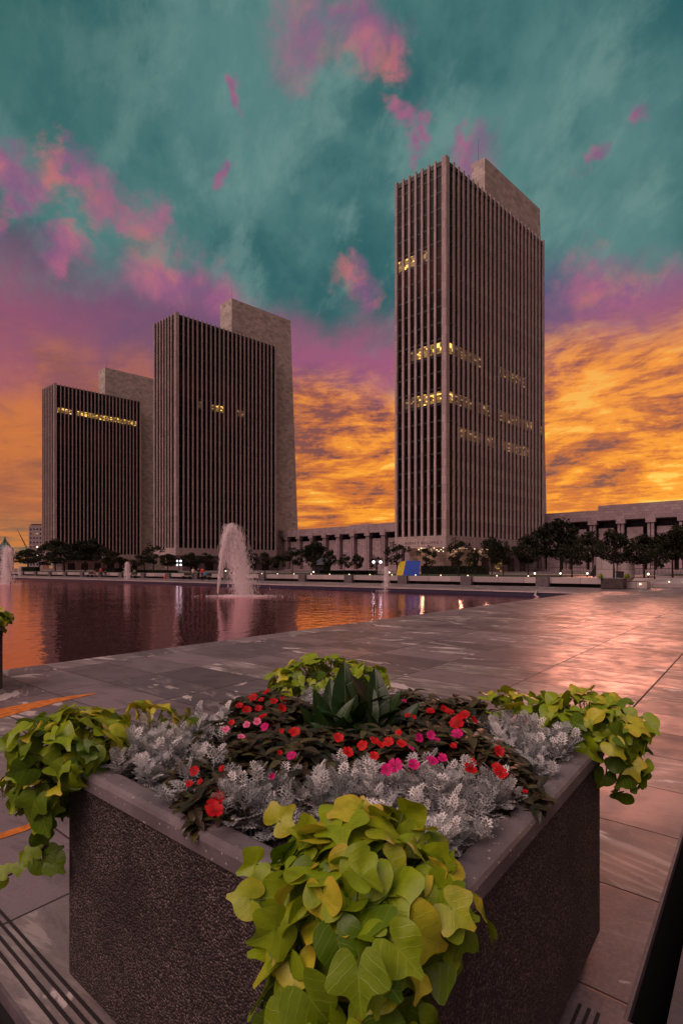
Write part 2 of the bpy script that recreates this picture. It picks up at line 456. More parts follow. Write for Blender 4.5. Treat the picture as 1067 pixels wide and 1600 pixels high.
# pool
sheet('pool_floor', M['pool_floor'], [(-40, PR, PN, 240)], -1.0)
mb = MB(); mb.box(PR, PR + .3, PN, 240, -1, -.09); mb.box(-40, PR, PN - .3, PN, -1, -.003)
plaza_obj(mb, 'pool_wall', M['pool_tile'])
mb = MB(); mb.box(PR - .06, PR + .5, PN - .02, 240, -.085, .012)
plaza_obj(mb, 'pool_coping', M['wall_stone'])
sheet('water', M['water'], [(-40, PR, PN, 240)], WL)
# terrace, lawn
sheet('terrace', M['paving'], [(47.2, 160, 9.6, 500), (68, 260, -200, 9.6)], .70)
mb = MB(); mb.box(46.6, 68, 9.45, 9.598, -.1, .76); mb.box(67.8, 68, -200, 9.45, -.1, .698); plaza_obj(mb, 'terrace_edge', M['wall_stone'])
sheet('lawn', M['lawn'], [(48.4, 70, 16, 300), (72, 92, -60, 10)], .72)
sheet('far_terrain', M['earth'], [(160, 3000, -2500, 3500), (47.2, 160, 500, 3500)], .60)
# orange painted line curves on the paving
mb = MB()
def ribbon(mb, A, B, z=.004):
    for i in range(len(A) - 1):
        a, b, c, d = W(*A[i], 0), W(*A[i + 1], 0), W(*B[i + 1], 0), W(*B[i], 0)
        for q in (a, b, c, d): q.z = z
        mb.quad(d, c, b, a)
ribbon(mb, [(-60, 1118), (0, 1108), (60, 1096), (110, 1088), (152, 1083)], [(-60, 1140), (0, 1123), (60, 1106), (110, 1093), (152, 1084)])
ribbon(mb, [(-60, 1318), (0, 1303), (40, 1290), (80, 1272)], [(-60, 1330), (0, 1312), (40, 1299), (80, 1279)])
o = mb.build('painted_line', M['orange']); o['kind'] = 'structure'
# drain covers
mb = MB()
for px, py, w, d in ((872, 965, .3, .16), (880, 969, .5, .25), (886, 974, .3, .14), (935, 960, .25, .12)):
    q = W(px, py, 0); rl = (q.dot(UR), q.dot(UL)); mb.box(rl[0] - d, rl[0] + d, rl[1] - w, rl[1] + w, .0, .004)
plaza_obj(mb, 'worn_patches', M['dark_metal'])

# long low bench wall across the pool, with support blocks
bw = thing('bench_wall', 'long low pale stone bench wall with dark shadow gap running behind the far pool walkway', 'bench wall', rz=PLAZA)
mb = MB(); mb.box(46.5, 47.8, 9.6, 180, .30, .80); mb.build('slab', M['wall_stone'], bw, bevel=.02)
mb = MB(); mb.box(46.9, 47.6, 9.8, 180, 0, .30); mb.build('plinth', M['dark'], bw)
for k in range(22):
    l = 14.88 + 7.12 * k
    mb = MB(); mb.box(46.15, 46.9, l - .55, l + .55, 0, .86); mb.build('support_block', M['step'], bw, bevel=.02)
lw0 = None
for k in range(15):
    l = 16.7 + 2.97 * k
    if lw0 is None:
        lw0 = thing('path_light', '', 'light', group='small warm lights along the lawn behind the bench wall')
        mb = MB(); mb.tube([(0, 0, 0), (0, 0, .12)], .03, 6); mb.build('post', M['dark_metal'], lw0)
        mb = MB(); mb.ball((0, 0, .17), .058); mb.build('bulb', M['bulb_s'], lw0)
        o = lw0
    else: o = copy_thing(lw0, (0, 0, 0))
    o.location = RL(48.0, l, .72); o['label'] = 'small warm light in the row along the lawn edge behind the bench wall'

# ---------------------------------------------------------------- towers
def strip_mesh(mb, O, d, n, t0, t1, z0, z1, fl, m0=0, inset=.0):
    """glazing strip between two ribs; spandrel bars at each floor stand 6 cm proud"""
    P = lambda t, z, off: (O.x + d.x * t + n.x * off, O.y + d.y * t + n.y * off, z)
    mb.quad(P(t0, z0, 0), P(t1, z0, 0), P(t1, z1, 0), P(t0, z1, 0), 0)
    z = z0
    while z < z1 - .4:
        for (a, b, m, off) in ((z, z + .42, 1, .06),):
            mb.hexa([P(t0, a, 0.0), P(t0, a, off), P(t1, a, off), P(t1, a, 0.0), P(t0, b, 0.0), P(t0, b, off), P(t1, b, off), P(t1, b, 0.0)], m)
        z += fl
def tower(A, uR, aL, bR, lit, label, text=False, coreS=(27.2, 56.2, 61), zf=(6.4, 9.1), ztop=95, bulbs=None, back=13.6):
    """A: near bottom corner (world xy). Left face runs along UL, right face along uR"""
    root = thing('office_tower', label, 'building', (A.x, A.y, .7), group='marble office towers beyond the pool')
    O = Vector((0, 0, 0)); zo = -.7
    nL = Vector((UL.y * -1, UL.x, 0)); nL = Vector((-.627, -.779, 0))       # outward normal of the left face
    nR = Vector((uR.y, -uR.x, 0))                                            # outward normal of the right face
    FL = 3.73; z0, z1 = zf[1] + zo, ztop + zo
    # inner block carrying the glazing, set back behind the ribs
    mb = MB(); mb.frame_box(O + UL * .0, uR, UL, .52, bR - .1, .52, aL - .1, z0, z1 - 1.0); mb.build('block', M['dark'], root)
    mb = MB(); mb.frame_box(O, uR, UL, .3, bR - .1, .3, aL - .1, z1 - 1.6, z1 - .5, 0); mb.build('roof', M['spandrel'], root)
    # fascia above the recessed ground storey
    mb = MB(); mb.frame_box(O, uR, UL, 0, bR, 0, aL, zf[0] + zo, zf[1] + zo); fas = mb.build('fascia', M['tower_stone'], root)
    # ground storey
    mb = MB(); mb.frame_box(O, uR, UL, 5, bR - 3, 4, aL, -.2, zf[0] + zo - .003); mb.build('ground_storey', M['museum_stone'], root)
    for i in range(6):
        s = 8 + i * 6.4
        mb = MB(); mb.frame_box(O, uR, UL, s, s + 3.2, 3.9, 3.995, 0, 3.6); mb.build('lobby_window', M['lit_dim'] if (text and i in (1, 3)) else M['brown_glass'], root)
    # corner piers and ribs
    def rib(t, d, n, w, base, dep=.5, ztp=None):
        mb = MB(); P0 = base + d * t
        q = [P0 - d * (w / 2), P0 + d * (w / 2)]
        a, b = q[0] - n * .50, q[1] - n * .50; c, e = q[1] - n * .02, q[0] - n * .02
        za, zb = z0 + .003, (ztp or z1)
        pts = [a, b, c, e] if (b - a).cross(c - b).z > 0 else [b, a, e, c]
        mb.hexa([(p.x, p.y, za) for p in pts] + [(p.x, p.y, zb) for p in pts])
        return mb.build('rib', M['tower_stone'], root)
    mb = MB(); mb.frame_box(O, uR, UL, .0, 1.25, .0, 1.15, z0 + .002, z1 + .15); mb.build('corner_pier', M['tower_stone'], root)
    nb = 7; pl = (aL - 1.15 - .5) / nb
    for i in range(nb):
        t = 1.15 + .0 + pl * (i + 1)
        if i == nb - 1:
            mb = MB(); mb.frame_box(O, uR, UL, .0, 1.0, aL - .55, aL, z0 + .002, z1); mb.build('corner_pier', M['tower_stone'], root)
        else: rib(t, UL, nL, .55, O)
        mb = MB(); a0, a1 = 1.15 + pl * i + .15, 1.15 + pl * (i + 1) - .15
        base = O - nL * .46
        strip_mesh(mb, base, UL, nL, a0, a1, z0, z1 - .7, FL)
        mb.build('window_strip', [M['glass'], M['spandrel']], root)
    nr = 23; pr = (bR - 1.25 - .5) / nr
    for i in range(nr):
        t = 1.25 + pr * (i + 1)
        if i == nr - 1:
            mb = MB(); mb.frame_box(O, uR, UL, bR - .55, bR, .0, 1.0, z0 + .002, z1); mb.build('corner_pier', M['tower_stone'], root)
        else: rib(t, uR, nR, .46, O)
        mb = MB(); a0, a1 = 1.25 + pr * i + .15, 1.25 + pr * (i + 1) - .15
        strip_mesh(mb, O - nR * .46, uR, nR, a0, a1, z0, z1 - .7, FL)
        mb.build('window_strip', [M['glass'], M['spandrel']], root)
    # lit windows  (face, bay, floor, material)
    for face, bay, floor, mt in lit:
        za = z0 + FL * floor + .62; zb = z0 + FL * (floor + 1) - .55
        if face == 'L':
            d, n, a0, a1 = UL, nL, 1.15 + pl * bay + .30, 1.15 + pl * (bay + 1) - .30
        else:
            d, n, a0, a1 = uR, nR, 1.25 + pr * bay + .28, 1.25 + pr * (bay + 1) - .28
        b = O - n * .395
        mb = MB(); P = lambda t, z: (b.x + d.x * t, b.y + d.y * t, z)
        mb.quad(P(a0, za), P(a1, za), P(a1, zb), P(a0, zb)); mb.build('lit_window', M[mt], root)
    # marble core slab rising behind, its far edge flaring outward to the ground
    c0, c1, c2 = coreS; zc = 111 + zo
    mb = MB()
    P = lambda s, a, z: (uR.x * s + UL.x * a, uR.y * s + UL.y * a, z)
    mb.hexa([P(c0, 6, -.3), P(c2, 6, -.3), P(c2, back, -.3), P(c0, back, -.3), P(c0, 6, zc), P(c1, 6, zc), P(c1, back, zc), P(c0, back, zc)])
    core = mb.build('core_slab', M['core_stone'], root)
    mb = MB(); mb.tube([P(c0 + 2, 9, zc - .05), P(c0 + 2, 9, zc + 7.5)], [.06, .03], 5); mb.build('antenna', M['dark_metal'], root)
    mb = MB(); mb.tube([P(c0 + 15, 8, zc - .05), P(c0 + 15, 8, zc + 2.2)], .04, 5); mb.build('antenna', M['dark_metal'], root)
    return root
random.seed(3)
lit3 = [('L', 6, 17, 'lit'), ('L', 5, 17, 'lit'), ('L', 4, 17, 'lit'), ('L', 2, 17, 'lit_dim')]
for b in range(4): lit3 += [('L', b, 11, 'lit'), ('L', b, 8, 'lit')]
lit3 += [('L', 4, 11, 'lit_dim'), ('L', 4, 8, 'lit_dim'), ('L', 5, 8, 'lit_dim')]
for b in range(23):
    if b in (0, 1, 2, 3, 4, 5, 6, 11, 12, 13, 14, 15, 16, 17): lit3.append(('R', b, 11, 'lit_dim' if b else 'lit'))
    if b not in (5, 9, 10, 20, 21): lit3.append(('R', b, 8, 'lit_dim' if b else 'lit'))
    if b in (2, 3, 4, 5, 6, 8, 9, 12, 13, 14, 15, 16, 17, 18): lit3.append(('R', b, 6, 'lit_dim'))
lit1 = [('R', b, 19, 'lit') for b in range(22) if b not in (4,)]
lit2 = [('R', 4, 14, 'lit_dim'), ('R', 7, 14, 'lit_dim'), ('R', 8, 14, 'lit'), ('R', 9, 14, 'lit'), ('R', 13, 14, 'lit_dim'), ('R', 14, 14, 'lit_dim')]
A3, A2, A1 = Vector((23.6, 118, 0)), Vector((-60.2, 190, 0)), Vector((-144.5, 263, 0))
T3 = tower(A3, Vector((.743, .669, 0)), 13.7, 45.9, lit3, 'tallest and nearest ribbed marble tower, right of the sunset gap, with three lit floors', text=True, coreS=(25.8, 55.7, 60.7), back=9.8)
T2 = tower(A2, Vector((.754, .657, 0)), 14.6, 43.8, lit2, 'middle ribbed marble tower rising behind the large fountain, a few windows lit')
T1 = tower(A1, Vector((.760, .650, 0)), 14.7, 43.4, lit1, 'farthest ribbed marble tower at left with one long row of lit windows near its top')
# name carved in the fascia of the near tower
xd = -UL; nn = Vector((-.627, -.779, 0)); toff = 10.9
for word in ('AGENCY', 'BUILDING', '1'):
    cu = bpy.data.curves.new('carved_word', 'FONT'); cu.body = word; cu.size = .85; cu.extrude = .02; cu.space_character = 1.25
    to = bpy.data.objects.new('carved_tmp', cu); C.objects.link(to); bpy.context.view_layer.update()
    me = bpy.data.meshes.new_from_object(to.evaluated_get(bpy.context.evaluated_depsgraph_get())); bpy.data.objects.remove(to)
    me.materials.clear(); me.materials.append(M['dark']); wd_ = max(v.co.x for v in me.vertices)
    to = bpy.data.objects.new('carved_word', me); C.objects.link(to); to.parent = T3
    pos = UL * toff + nn * .015 + Vector((0, 0, 6.55)); toff -= wd_ + .5
    to.matrix_local = Matrix(((xd.x, 0, nn.x, pos.x), (xd.y, 0, nn.y, pos.y), (0, 1, 0, pos.z), (0, 0, 0, 1)))
# warm bulbs hung under the fascia
for cx, cy in ((175, 275), (262, 285), (280, 272), (303, 290), (355, 283), (378, 270), (398, 287), (413, 297), (430, 285), (448, 272), (447, 298), (487, 266), (515, 276), (558, 272), (622, 275), (685, 277), (748, 283)):
    px, py = cx / 4.85 + 600, cy / 4.85 + 800
    k = (px - CX) / F
    if px < 697:   # under the left face
        y = (A3.dot(UR) + .6) / (.779 + .627 * k)
    else:
        n = Vector((.669, -.743)); c = (A3.xy.dot(n) - .6); y = c / (k * n.x + n.y)
    mb = MB(); mb.ball((k * y - A3.x, y - A3.y, min(zat(py, y), 6.3) - .7), .12, 7, 4); mb.build('soffit_lamp', M['bulb_s'], T3)
for (s, a) in ((9, 2.2), (2.6, 8), (20, 2)):
    ld = bpy.data.lights.new('soffit_glow', 'POINT'); ld.energy = 150; ld.color = (1, .68, .36); ld.shadow_soft_size = .3
    lo = bpy.data.objects.new('soffit_glow', ld); C.objects.link(lo); lo.parent = T3
    lo.location = Vector((.743, .669, 0)) * s + UL * a + Vector((0, 0, 4.9))

# ---------------------------------------------------------------- long museum building behind
mu = thing('museum_building', 'long low marble building with tall piers and dark recessed bays behind the towers', 'building', rz=PLAZA)
R0 = 160
mb = MB(); mb.box(R0 - .5, R0 + 30, 8, 172, 15.0, 17.9); mb.box(R0 - .2, R0 + 30, 8, 36, 17.9, 19.2); mb.box(R0 + 4, R0 + 26, 96, 128, 17.9, 18.7)
mb.build('fascia', M['museum_stone'], mu)
mb = MB(); mb.box(R0 + 4, R0 + 29, 8, 172, .6, 14.995); mb.build('wall', M['brown_glass'], mu)
mb = MB(); mb.box(R0 - 2, R0 + 4, 8, 172, .6, 1.2); mb.build('podium', M['museum_stone'], mu)
for i in range(23):
    l = 16 + 7.15 * i - 7.15
    if l > 170: break
    mb = MB(); mb.box(R0 - .35, R0 + 1.4, l - .75, l - .12, 1.2, 13.9); mb.box(R0 - .35, R0 + 1.4, l + .12, l + .75, 1.2, 13.9)
    mb.box(R0 - .7, R0 + 1.6, l - 1.15, l + 1.15, 13.9, 16.2); mb.build('pier', M['museum_stone'], mu)
    mb = MB(); mb.box(R0 + 1.2, R0 + 3.2, l + 2.0, l + 5.9, 1.2, 12.9); mb.build('stone_panel', M['museum_stone'], mu)
    if 100 < l < 120 or 30 < l < 40:
        mb = MB(); mb.box(R0 + 3.3, R0 + 3.9, l + 1.15, l + 1.9, 3.5, 8.4); mb.build('lit_window', M['lit_dim'], mu)

# ---------------------------------------------------------------- far left: small block, crane, spire
def ptY(px, Y): return Vector(((px - CX) / F * Y, Y, 0))
q = ptY(56, 520)
ob = thing('apartment_block', 'small grey block with a few lit windows, left of the farthest tower', 'building', (q.x, q.y, .6))
mb = MB(); mb.box(-6.5, 7, 0, 12, 0, 44); mb.build('wall', M['museum_stone'], ob); mb = MB(); mb.box(-5, 5, 1, 9, 44, 45.2); mb.build('roof', M['dark'], ob)
for i in range(9):
    for j in range(4):
        li = (i, j) in ((7, 2), (4, 2), (7, 1), (2, 2))
        mb = MB(); x = -5.2 + j * 3.2; z = 4 + i * 4.4; mb.box(x, x + 1.3, -.12, -.004, z, z + 1.4); mb.build('window', M['bulb_s'] if li and (i, j) in ((4, 2), (2, 2)) else (M['lit'] if li else M['glass']), ob)
q = ptY(46, 560)
cr = thing('tower_crane', 'green lattice crane jib leaning against the sunset at far left', 'crane', (q.x, q.y, .6))
M['green'] = simple('green_crane_paint', lin((20, 74, 56)), .5, .1, 2)
a, b = Vector((0, 0, 18)), Vector((-12.5, 0, 42.5))
mb = MB(); mb.tube([(0, 0, 0), (0, 0, 19)], .8, 4); mb.build('mast', M['green'], cr)
mb = MB(); u = Vector((.55, 0, .3))
mb.tube([a + u, b], [.32, .2], 4); mb.tube([a - u, b], [.32, .2], 4)
for i in range(10):
    t = i / 10; t2 = (i + 1) / 10; s = 1 if i % 2 else -1
    mb.tube([a.lerp(b, t) + u * s * (1 - t), a.lerp(b, t2) - u * s * (1 - t2)], .16, 4)
mb.build('jib', M['green'], cr)
mb = MB(); mb.box(-2.2, 0, -1, 1, 17, 21); mb.build('cab', M['green'], cr)
q = ptY(8.5, 600)
sp = thing('church_spire', 'distant teal green roof spire at the far left horizon', 'spire', (q.x, q.y, .6))
M['teal'] = simple('copper_roof', lin((34, 76, 76)), .6, .1, 1)
mb = MB(); mb.box(-7, 7, -5, 5, 0, 22); mb.build('wall', M['museum_stone'], sp)
mb = MB(); i0 = [mb.vert(p) for p in ((-7.5, -5.5, 22), (7.5, -5.5, 22), (7.5, 5.5, 22), (-7.5, 5.5, 22))]; tp = [mb.vert(p) for p in ((-1.5, 0, 33), (1.5, 0, 33))]
mb.face([i0[0], i0[1], tp[1], tp[0]]); mb.face([i0[1], i0[2], tp[1]]); mb.face([i0[2], i0[3], tp[0], tp[1]]); mb.face([i0[3], i0[0], tp[0]])
mb.tube([(0, 0, 31), (0, 0, 38)], [2.2, .1], 6)
mb.build('roof', M['teal'], sp)

# ---------------------------------------------------------------- trees
def leafquads(mb, c, rad, n, size, tone, rnd):
    for _ in range(n):
        while True:
            p = Vector((rnd.uniform(-1, 1), rnd.uniform(-1, 1), rnd.uniform(-1, 1)))
            if p.length < 1: break
        p = c + Vector((p.x * rad, p.y * rad, p.z * rad * .8))
        d = Vector((rnd.gauss(0, 1), rnd.gauss(0, 1), rnd.gauss(0, .7))).normalized(); e = d.cross(Vector((rnd.gauss(0, 1), rnd.gauss(0, 1), rnd.gauss(0, 1)))).normalized()
        s = size * rnd.uniform(.6, 1.3); mb.c = min(1, max(0, tone + rnd.uniform(-.2, .2)))
        mb.quad(p - d * s, p + e * s * .5, p + d * s, p - e * s * .5)
def tree_proto(seed, nclump, spread=1.0, sparse=1.0, mat='tree'):
    """unit tree: total height 1, crown width about .8, origin at the foot"""
    rnd = random.Random(seed)
    root = thing('tree', '', 'tree')
    cen = []
    for i in range(nclump):
        while True:
            p = Vector((rnd.uniform(-1, 1), rnd.uniform(-1, 1), rnd.uniform(-1, 1)))
            if .35 < p.length < 1: break
        w = (1 - max(0, p.z) * .35)
        cen.append(Vector((p.x * .40 * spread * w, p.y * .40 * spread * w, .64 + p.z * .32 - .03)))
    mb = MB()
    for c in cen: leafquads(mb, c, rnd.uniform(.075, .13), int(100 * sparse), .027, rnd.uniform(.15, .85), rnd)
    mb.build('crown', M[mat], root)
    mb = MB(); mb.tube([(0, 0, 0), (.005, 0, .2), (-.005, .005, .42), (0, 0, .72)], [.022, .017, .013, .005], 7)
    for c in cen[::3]:
        st = Vector((0, 0, rnd.uniform(.3, .5))); mb.tube([st, st.lerp(c, .5) + Vector((0, 0, -.02)), c], [.009, .006, .002], 4)
    mb.build('trunk', M['bark'], root)
    return root
protos = [tree_proto(11, 34), tree_proto(12, 30, 1.0, .8), tree_proto(13, 18, .8, .7), tree_proto(14, 60, 1.2, 1.0), tree_proto(15, 26, .9, .9, 'tree2')]
used = [False] * 5
def put_tree(px, r, ytop, wpx, kind, label):
    p = on_r(px, r); g = .7
    h = zat(ytop, p.y) - g; w = wpx / F * p.y / (.78 if kind != 3 else .95)
    if kind == 2: w = wpx / F * p.y / .62
    rz = (px * 1.7) % 6.28; sc = (w, w, h)
    if not used[kind]: o = protos[kind]; used[kind] = True; o.location = (p.x, p.y, g); o.rotation_euler.z = rz; o.scale = sc; o['label'] = label; o['group'] = 'trees along the far side of the pool'
    else: o = copy_thing(protos[kind], (p.x, p.y, g), rz, sc, label, 'trees along the far side of the pool')
    return o
TR = [
 (14, 95, 862, 44, 4, 'tree at the far left frame edge behind the tall spray'), (44, 90, 856, 40, 0, 'tree below the small grey block, left of the tall towers'),
 (62, 84, 864, 42, 1, 'low dark tree in front of the small grey block'), (87, 80, 840, 46, 0, 'tall dark tree before the left corner of the farthest tower'),
 (101, 66, 853, 48, 1, 'broad round tree in front of the farthest tower, left one'), (134, 76, 837, 60, 3, 'large wide tree in front of the middle of the farthest tower'),
 (163, 68, 852, 30, 0, 'dark tree between the wide tree and the short round one by the farthest tower'),
 (178, 62, 860, 44, 4, 'short round tree just left of the narrow distant fountain'),
 (226, 60, 862, 34, 1, 'short tree just right of the narrow distant fountain'), (240, 66, 844, 30, 2, 'taller loose tree between the farthest and the middle towers'),
 (262, 74, 864, 34, 0, 'dark low tree below the left corner of the middle tower'), (298, 62, 862, 30, 0, 'small tree behind the seated group, left one'), (320, 62, 862, 32, 1, 'small tree behind the group of people, right one'),
 (386, 66, 857, 34, 1, 'tree just right of the large fountain'), (414, 60, 862, 30, 4, 'brownish small tree under the right part of the middle tower'), (434, 60, 866, 24, 0, 'short tree before the right end of the middle tower'),
 (457, 62, 853, 34, 1, 'loose tree at the foot of the middle tower marble slab'), (489, 76, 841, 44, 3, 'big dark tree left of the colonnaded building bays'), (488, 60, 866, 16, 4, 'little brownish tree in front of the big dark tree'),
 (516, 60, 857, 24, 0, 'dark narrow tree just right of the kiosk'), (538, 60, 864, 22, 1, 'small round tree before the colonnade, second from the kiosk'), (558, 60, 864, 21, 0, 'small round tree before the colonnade, third from the kiosk'),
 (587, 60, 864, 18, 2, 'thin tree beside the twin white lamps'), (620, 56, 841, 36, 2, 'slender tree standing just behind the yellow and blue sculpture'), (666, 56, 848, 30, 2, 'slender tree right of the blue sculpture'),
 (716, 56, 834, 32, 2, 'sparse young tree under the corner of the nearest tower'), (742, 62, 855, 26, 1, 'low tree behind the hedge under the nearest tower'), (768, 56, 836, 38, 0, 'tree in front of the right face of the nearest tower, left of the pair'),
 (786, 62, 842, 32, 1, 'tree in front of the right face of the nearest tower, right of the pair'), (825, 54, 833, 46, 0, 'tree at the right foot of the nearest tower'), (875, 66, 805, 84, 3, 'largest tree, huge rounded crown right of the nearest tower'),
 (893, 54, 838, 50, 1, 'mid sized tree overlapping the front of the largest tree'), (927, 60, 826, 42, 1, 'tree between the largest tree and the potted tree'),
 (1006, 54, 832, 56, 0, 'tree right of the potted tree'), (1050, 60, 814, 66, 3, 'large tree at the right frame edge before the colonnade'), (1022, 50, 846, 36, 1, 'lower tree before the large tree at the right edge'),
]
for a in TR: put_tree(*a)

# hedges
def hedge(px0, px1, r, ytop, label):
    a, b = on_r(px0, r), on_r(px1, r); la, lb = a.dot(UL), b.dot(UL); rnd = random.Random(int(px0))
    h = zat(ytop, (a.y + b.y) / 2); root = thing('hedge', label, 'hedge', rz=PLAZA, group='clipped hedges on the terrace')
    l0, l1 = min(la, lb), max(la, lb)
    mb = MB(); mb.box(r - .5, r + .5, l0, l1, .7, h - .1); 
    n = int((l1 - l0) * 260)
    for _ in range(min(n, 9000)):
        f = rnd.random()
        if f < .5: p = Vector((r - .52 + rnd.uniform(-.06, .04), rnd.uniform(l0, l1), rnd.uniform(.7, h)))
        else: p = Vector((rnd.uniform(r - .55, r + .55), rnd.uniform(l0, l1), h - .08 + rnd.uniform(-.05, .09)))
        d = Vector((rnd.gauss(0, 1), rnd.gauss(0, 1), rnd.gauss(0, 1))).normalized() * .09; e = d.cross(Vector((rnd.gauss(0, 1), rnd.gauss(0, 1), 1))).normalized() * .06
        mb.c = rnd.random(); mb.quad(p - d, p + e, p + d, p - e)
    mb.build('foliage', M['hedge'], root)
hedge(660, 762, 72, 884.5, 'long tall dark hedge under the nearest tower')
hedge(503, 587, 62, 891.5, 'low hedge in front of the colonnade between two towers')
hedge(216, 275, 60, 891, 'low hedge at the left of the seated group')
hedge(150, 205, 64, 888, 'hedge behind the narrow distant fountain')
hedge(36, 60, 66, 886, 'hedge at the far left behind the bench wall')
# railing
def railing(px0, px1, r, ytop, label):
    a, b = on_r(px0, r), on_r(px1, r); la, lb = sorted((a.dot(UL), b.dot(UL)))
    h = zat(ytop, (a.y + b.y) / 2)
    root = thing('railing', label, 'railing', rz=PLAZA)
    mb = MB(); mb.box(r - .03, r + .03, la, lb, h - .05, h); mb.box(r - .02, r + .02, la, lb, .95, 1.0); mb.build('rail', M['dark_metal'], root)
    mb = MB(); l = la
    while l < lb: mb.box(r - .012, r + .012, l, l + .025, 1.0, h - .05); l += .35
    mb.build('balusters', M['dark_metal'], root)
railing(775, 935, 70, 886, 'thin dark railing behind the trees right of the nearest tower')
railing(985, 1075, 66, 888, 'thin dark railing at the right frame edge')
railing(425, 500, 64, 884, 'thin dark railing below the kiosk and the big dark tree')

# ---------------------------------------------------------------- lamps
def globe_lamp(px, r, py, label, pairs=1):
    p = on_r(px, r); h = zat(py, p.y) - .7
    root = thing('street_lamp', label, 'lamp', (p.x, p.y, .7), PLAZA)
    mb = MB(); mb.tube([(0, 0, 0), (0, 0, h)], [.07, .05], 6); mb.build('post', M['dark_metal'], root)
    for s in (-1, 1):
        for k in range(pairs):
            mb = MB(); mb.ball((0, s * .55, h - k * .75), .17); mb.build('globe', M['bulb_w'], root)
    mb = MB()
    for k in range(pairs): mb.tube([(0, -.5, h - k * .75), (0, .5, h - k * .75)], .03, 5)
    mb.build('arm', M['dark_metal'], root)
globe_lamp(280, 58, 876.5, 'lamp post with four white globes behind the seated group', 2)
globe_lamp(589, 56, 878, 'lamp post with twin white globes before the colonnade')
def ball_light(px, r, py, label, z0=.7, rad=.095):
    p = on_r(px, r); h = zat(py, p.y) - z0
    root = thing('bollard_light', label, 'light', (p.x, p.y, z0), group='bright bollard lights on the terrace')
    mb = MB(); mb.tube([(0, 0, 0), (0, 0, max(.05, h - rad))], .05, 6); mb.build('post', M['dark_metal'], root)
    mb = MB(); mb.ball((0, 0, h), rad); mb.build('bulb', M['bulb'], root)
for px, r, py, lb in ((490, 58, 893.5, 'small bright light below the kiosk'), (608, 58, 894.5, 'bright light just left of the yellow and blue sculpture'), (835, 58, 896, 'bright light at the foot of the tree right of the nearest tower'),
                      (875, 58, 896, 'bright light below the largest tree'), (917, 58, 896, 'bright light left of the potted tree'), (1012, 55, 897, 'bright light right of the potted tree'), (353, 60, 892, 'bright light seen through the large fountain')):
    ball_light(px, r, py, lb)

# ---------------------------------------------------------------- sculpture and street objects at right
Y = 66; g = .7
sc = thing('sculpture', 'leaning block sculpture with a yellow end and a broad blue face', 'sculpture', (0, 0, 0))
def pz(px, py, Y): return Vector(((px - CX) / F * Y, Y, zat(py, Y)))
bA, bB = pz(629, 899.5, 64), pz(654, 899.5, 62.6); tA, tB = pz(634, 876, 64.2), pz(656.5, 876.5, 62.9)
yA, yT = pz(618.5, 899.5, 65.6), pz(623, 878.5, 65.9)
bk = Vector((.6, 2.2, 0))
yB0, yT0 = bA + (yA - bA), tA + (yT - tA)
o4 = bB + (yA - bA); t4 = tB + (yT - tA)
mb = MB(); mb.quad(bA, bB, tB, tA, 0); mb.quad(tA, tB, t4, yT, 0); mb.quad(bB, o4, t4, tB, 0); mb.quad(yA, bA, tA, yT, 1); mb.quad(o4, yA, yT, t4, 0); mb.quad(yA, o4, bB, bA, 0)
mb.build('block', [M['blue'], M['yellow']], sc)
p = on_r(503, 66)
ki = thing('kiosk', 'small grey kiosk with a sloping roof between trees before the colonnade', 'kiosk', (p.x, p.y, .7), PLAZA)
mb = MB(); mb.box(-.9, .9, -1.0, 1.0, 0, 1.5); mb.build('wall', M['dark'], ki)
mb = MB(); mb.hexa([(-1.2, -1.3, 1.5), (1.1, -1.3, 2.1), (1.1, 1.3, 2.1), (-1.2, 1.3, 1.5), (-1.0, -1.1, 1.75), (1.1, -1.1, 2.7), (1.1, 1.1, 2.7), (-1.0, 1.1, 1.75)]); mb.build('roof', M['bluegrey'], ki)
p = on_r(962, 56)
py_ = thing('stone_pylon', 'pale stone slab standing behind the potted tree at right', 'stone slab', (p.x, p.y, .0), PLAZA)
mb = MB(); mb.box(-.4, .4, -.1, 1.7, 0, 2.7); mb.build('slab', M['wall_stone'], py_, bevel=.02)
mb = MB(); mb.tube([(-.2, -1.0, 0), (-.2, -1.0, 2.8)], .62, 20); mb.build('column', M['wall_stone'], py_)
p = on_r(968, 53)
bn = thing('litter_bin', 'dark litter bin behind the small planter with the potted tree', 'bin', (p.x, p.y, 0), PLAZA)
mb = MB(); mb.box(-.28, .28, -.28, .28, 0, 1.25); mb.build('body', M['dark_metal'], bn, bevel=.03); mb = MB(); mb.box(-.32, .32, -.32, .32, 1.25, 1.33); mb.build('lid', M['dark'], bn, bevel=.02)
a, b = pz(926, 897, 62), pz(945, 866, 63)
dk = thing('leaning_beam', 'dark slanting beam between the trees left of the pale stone slab', 'beam', (a.x, a.y, .7))
mb = MB(); d = b - a
mb.hexa([(-.2, 0, 0), (1.3, 0, 0), (1.3, .6, 0), (-.2, .6, 0), (d.x - .3, d.y, 2.4), (d.x + .3, d.y, 2.4), (d.x + .3, d.y + .6, 2.4), (d.x - .3, d.y + .6, 2.4)]); mb.build('beam', M['dark'], dk)
p = on_r(995, 46.5)
lp = thing('stone_trough', 'low pale stone trough with a small light, right of the potted tree', 'planter', (p.x, p.y, 0), PLAZA)
mb = MB(); mb.box(-.5, 1.2, -.75, .95, 0, .55); mb.build('body', M['wall_stone'], lp, bevel=.03); mb = MB(); mb.box(-.35, 1.05, -.6, .8, .55, .58); mb.build('soil', M['soil'], lp)
mb = MB(); mb.ball((-.6, -.3, .38), .07); mb.build('bulb', M['bulb_s'], lp)
p0 = on_r(1010, 52); 
rw = thing('ramp_wall', 'low pale ramp wall sloping up at the right frame edge', 'wall', (0, 0, 0), PLAZA)
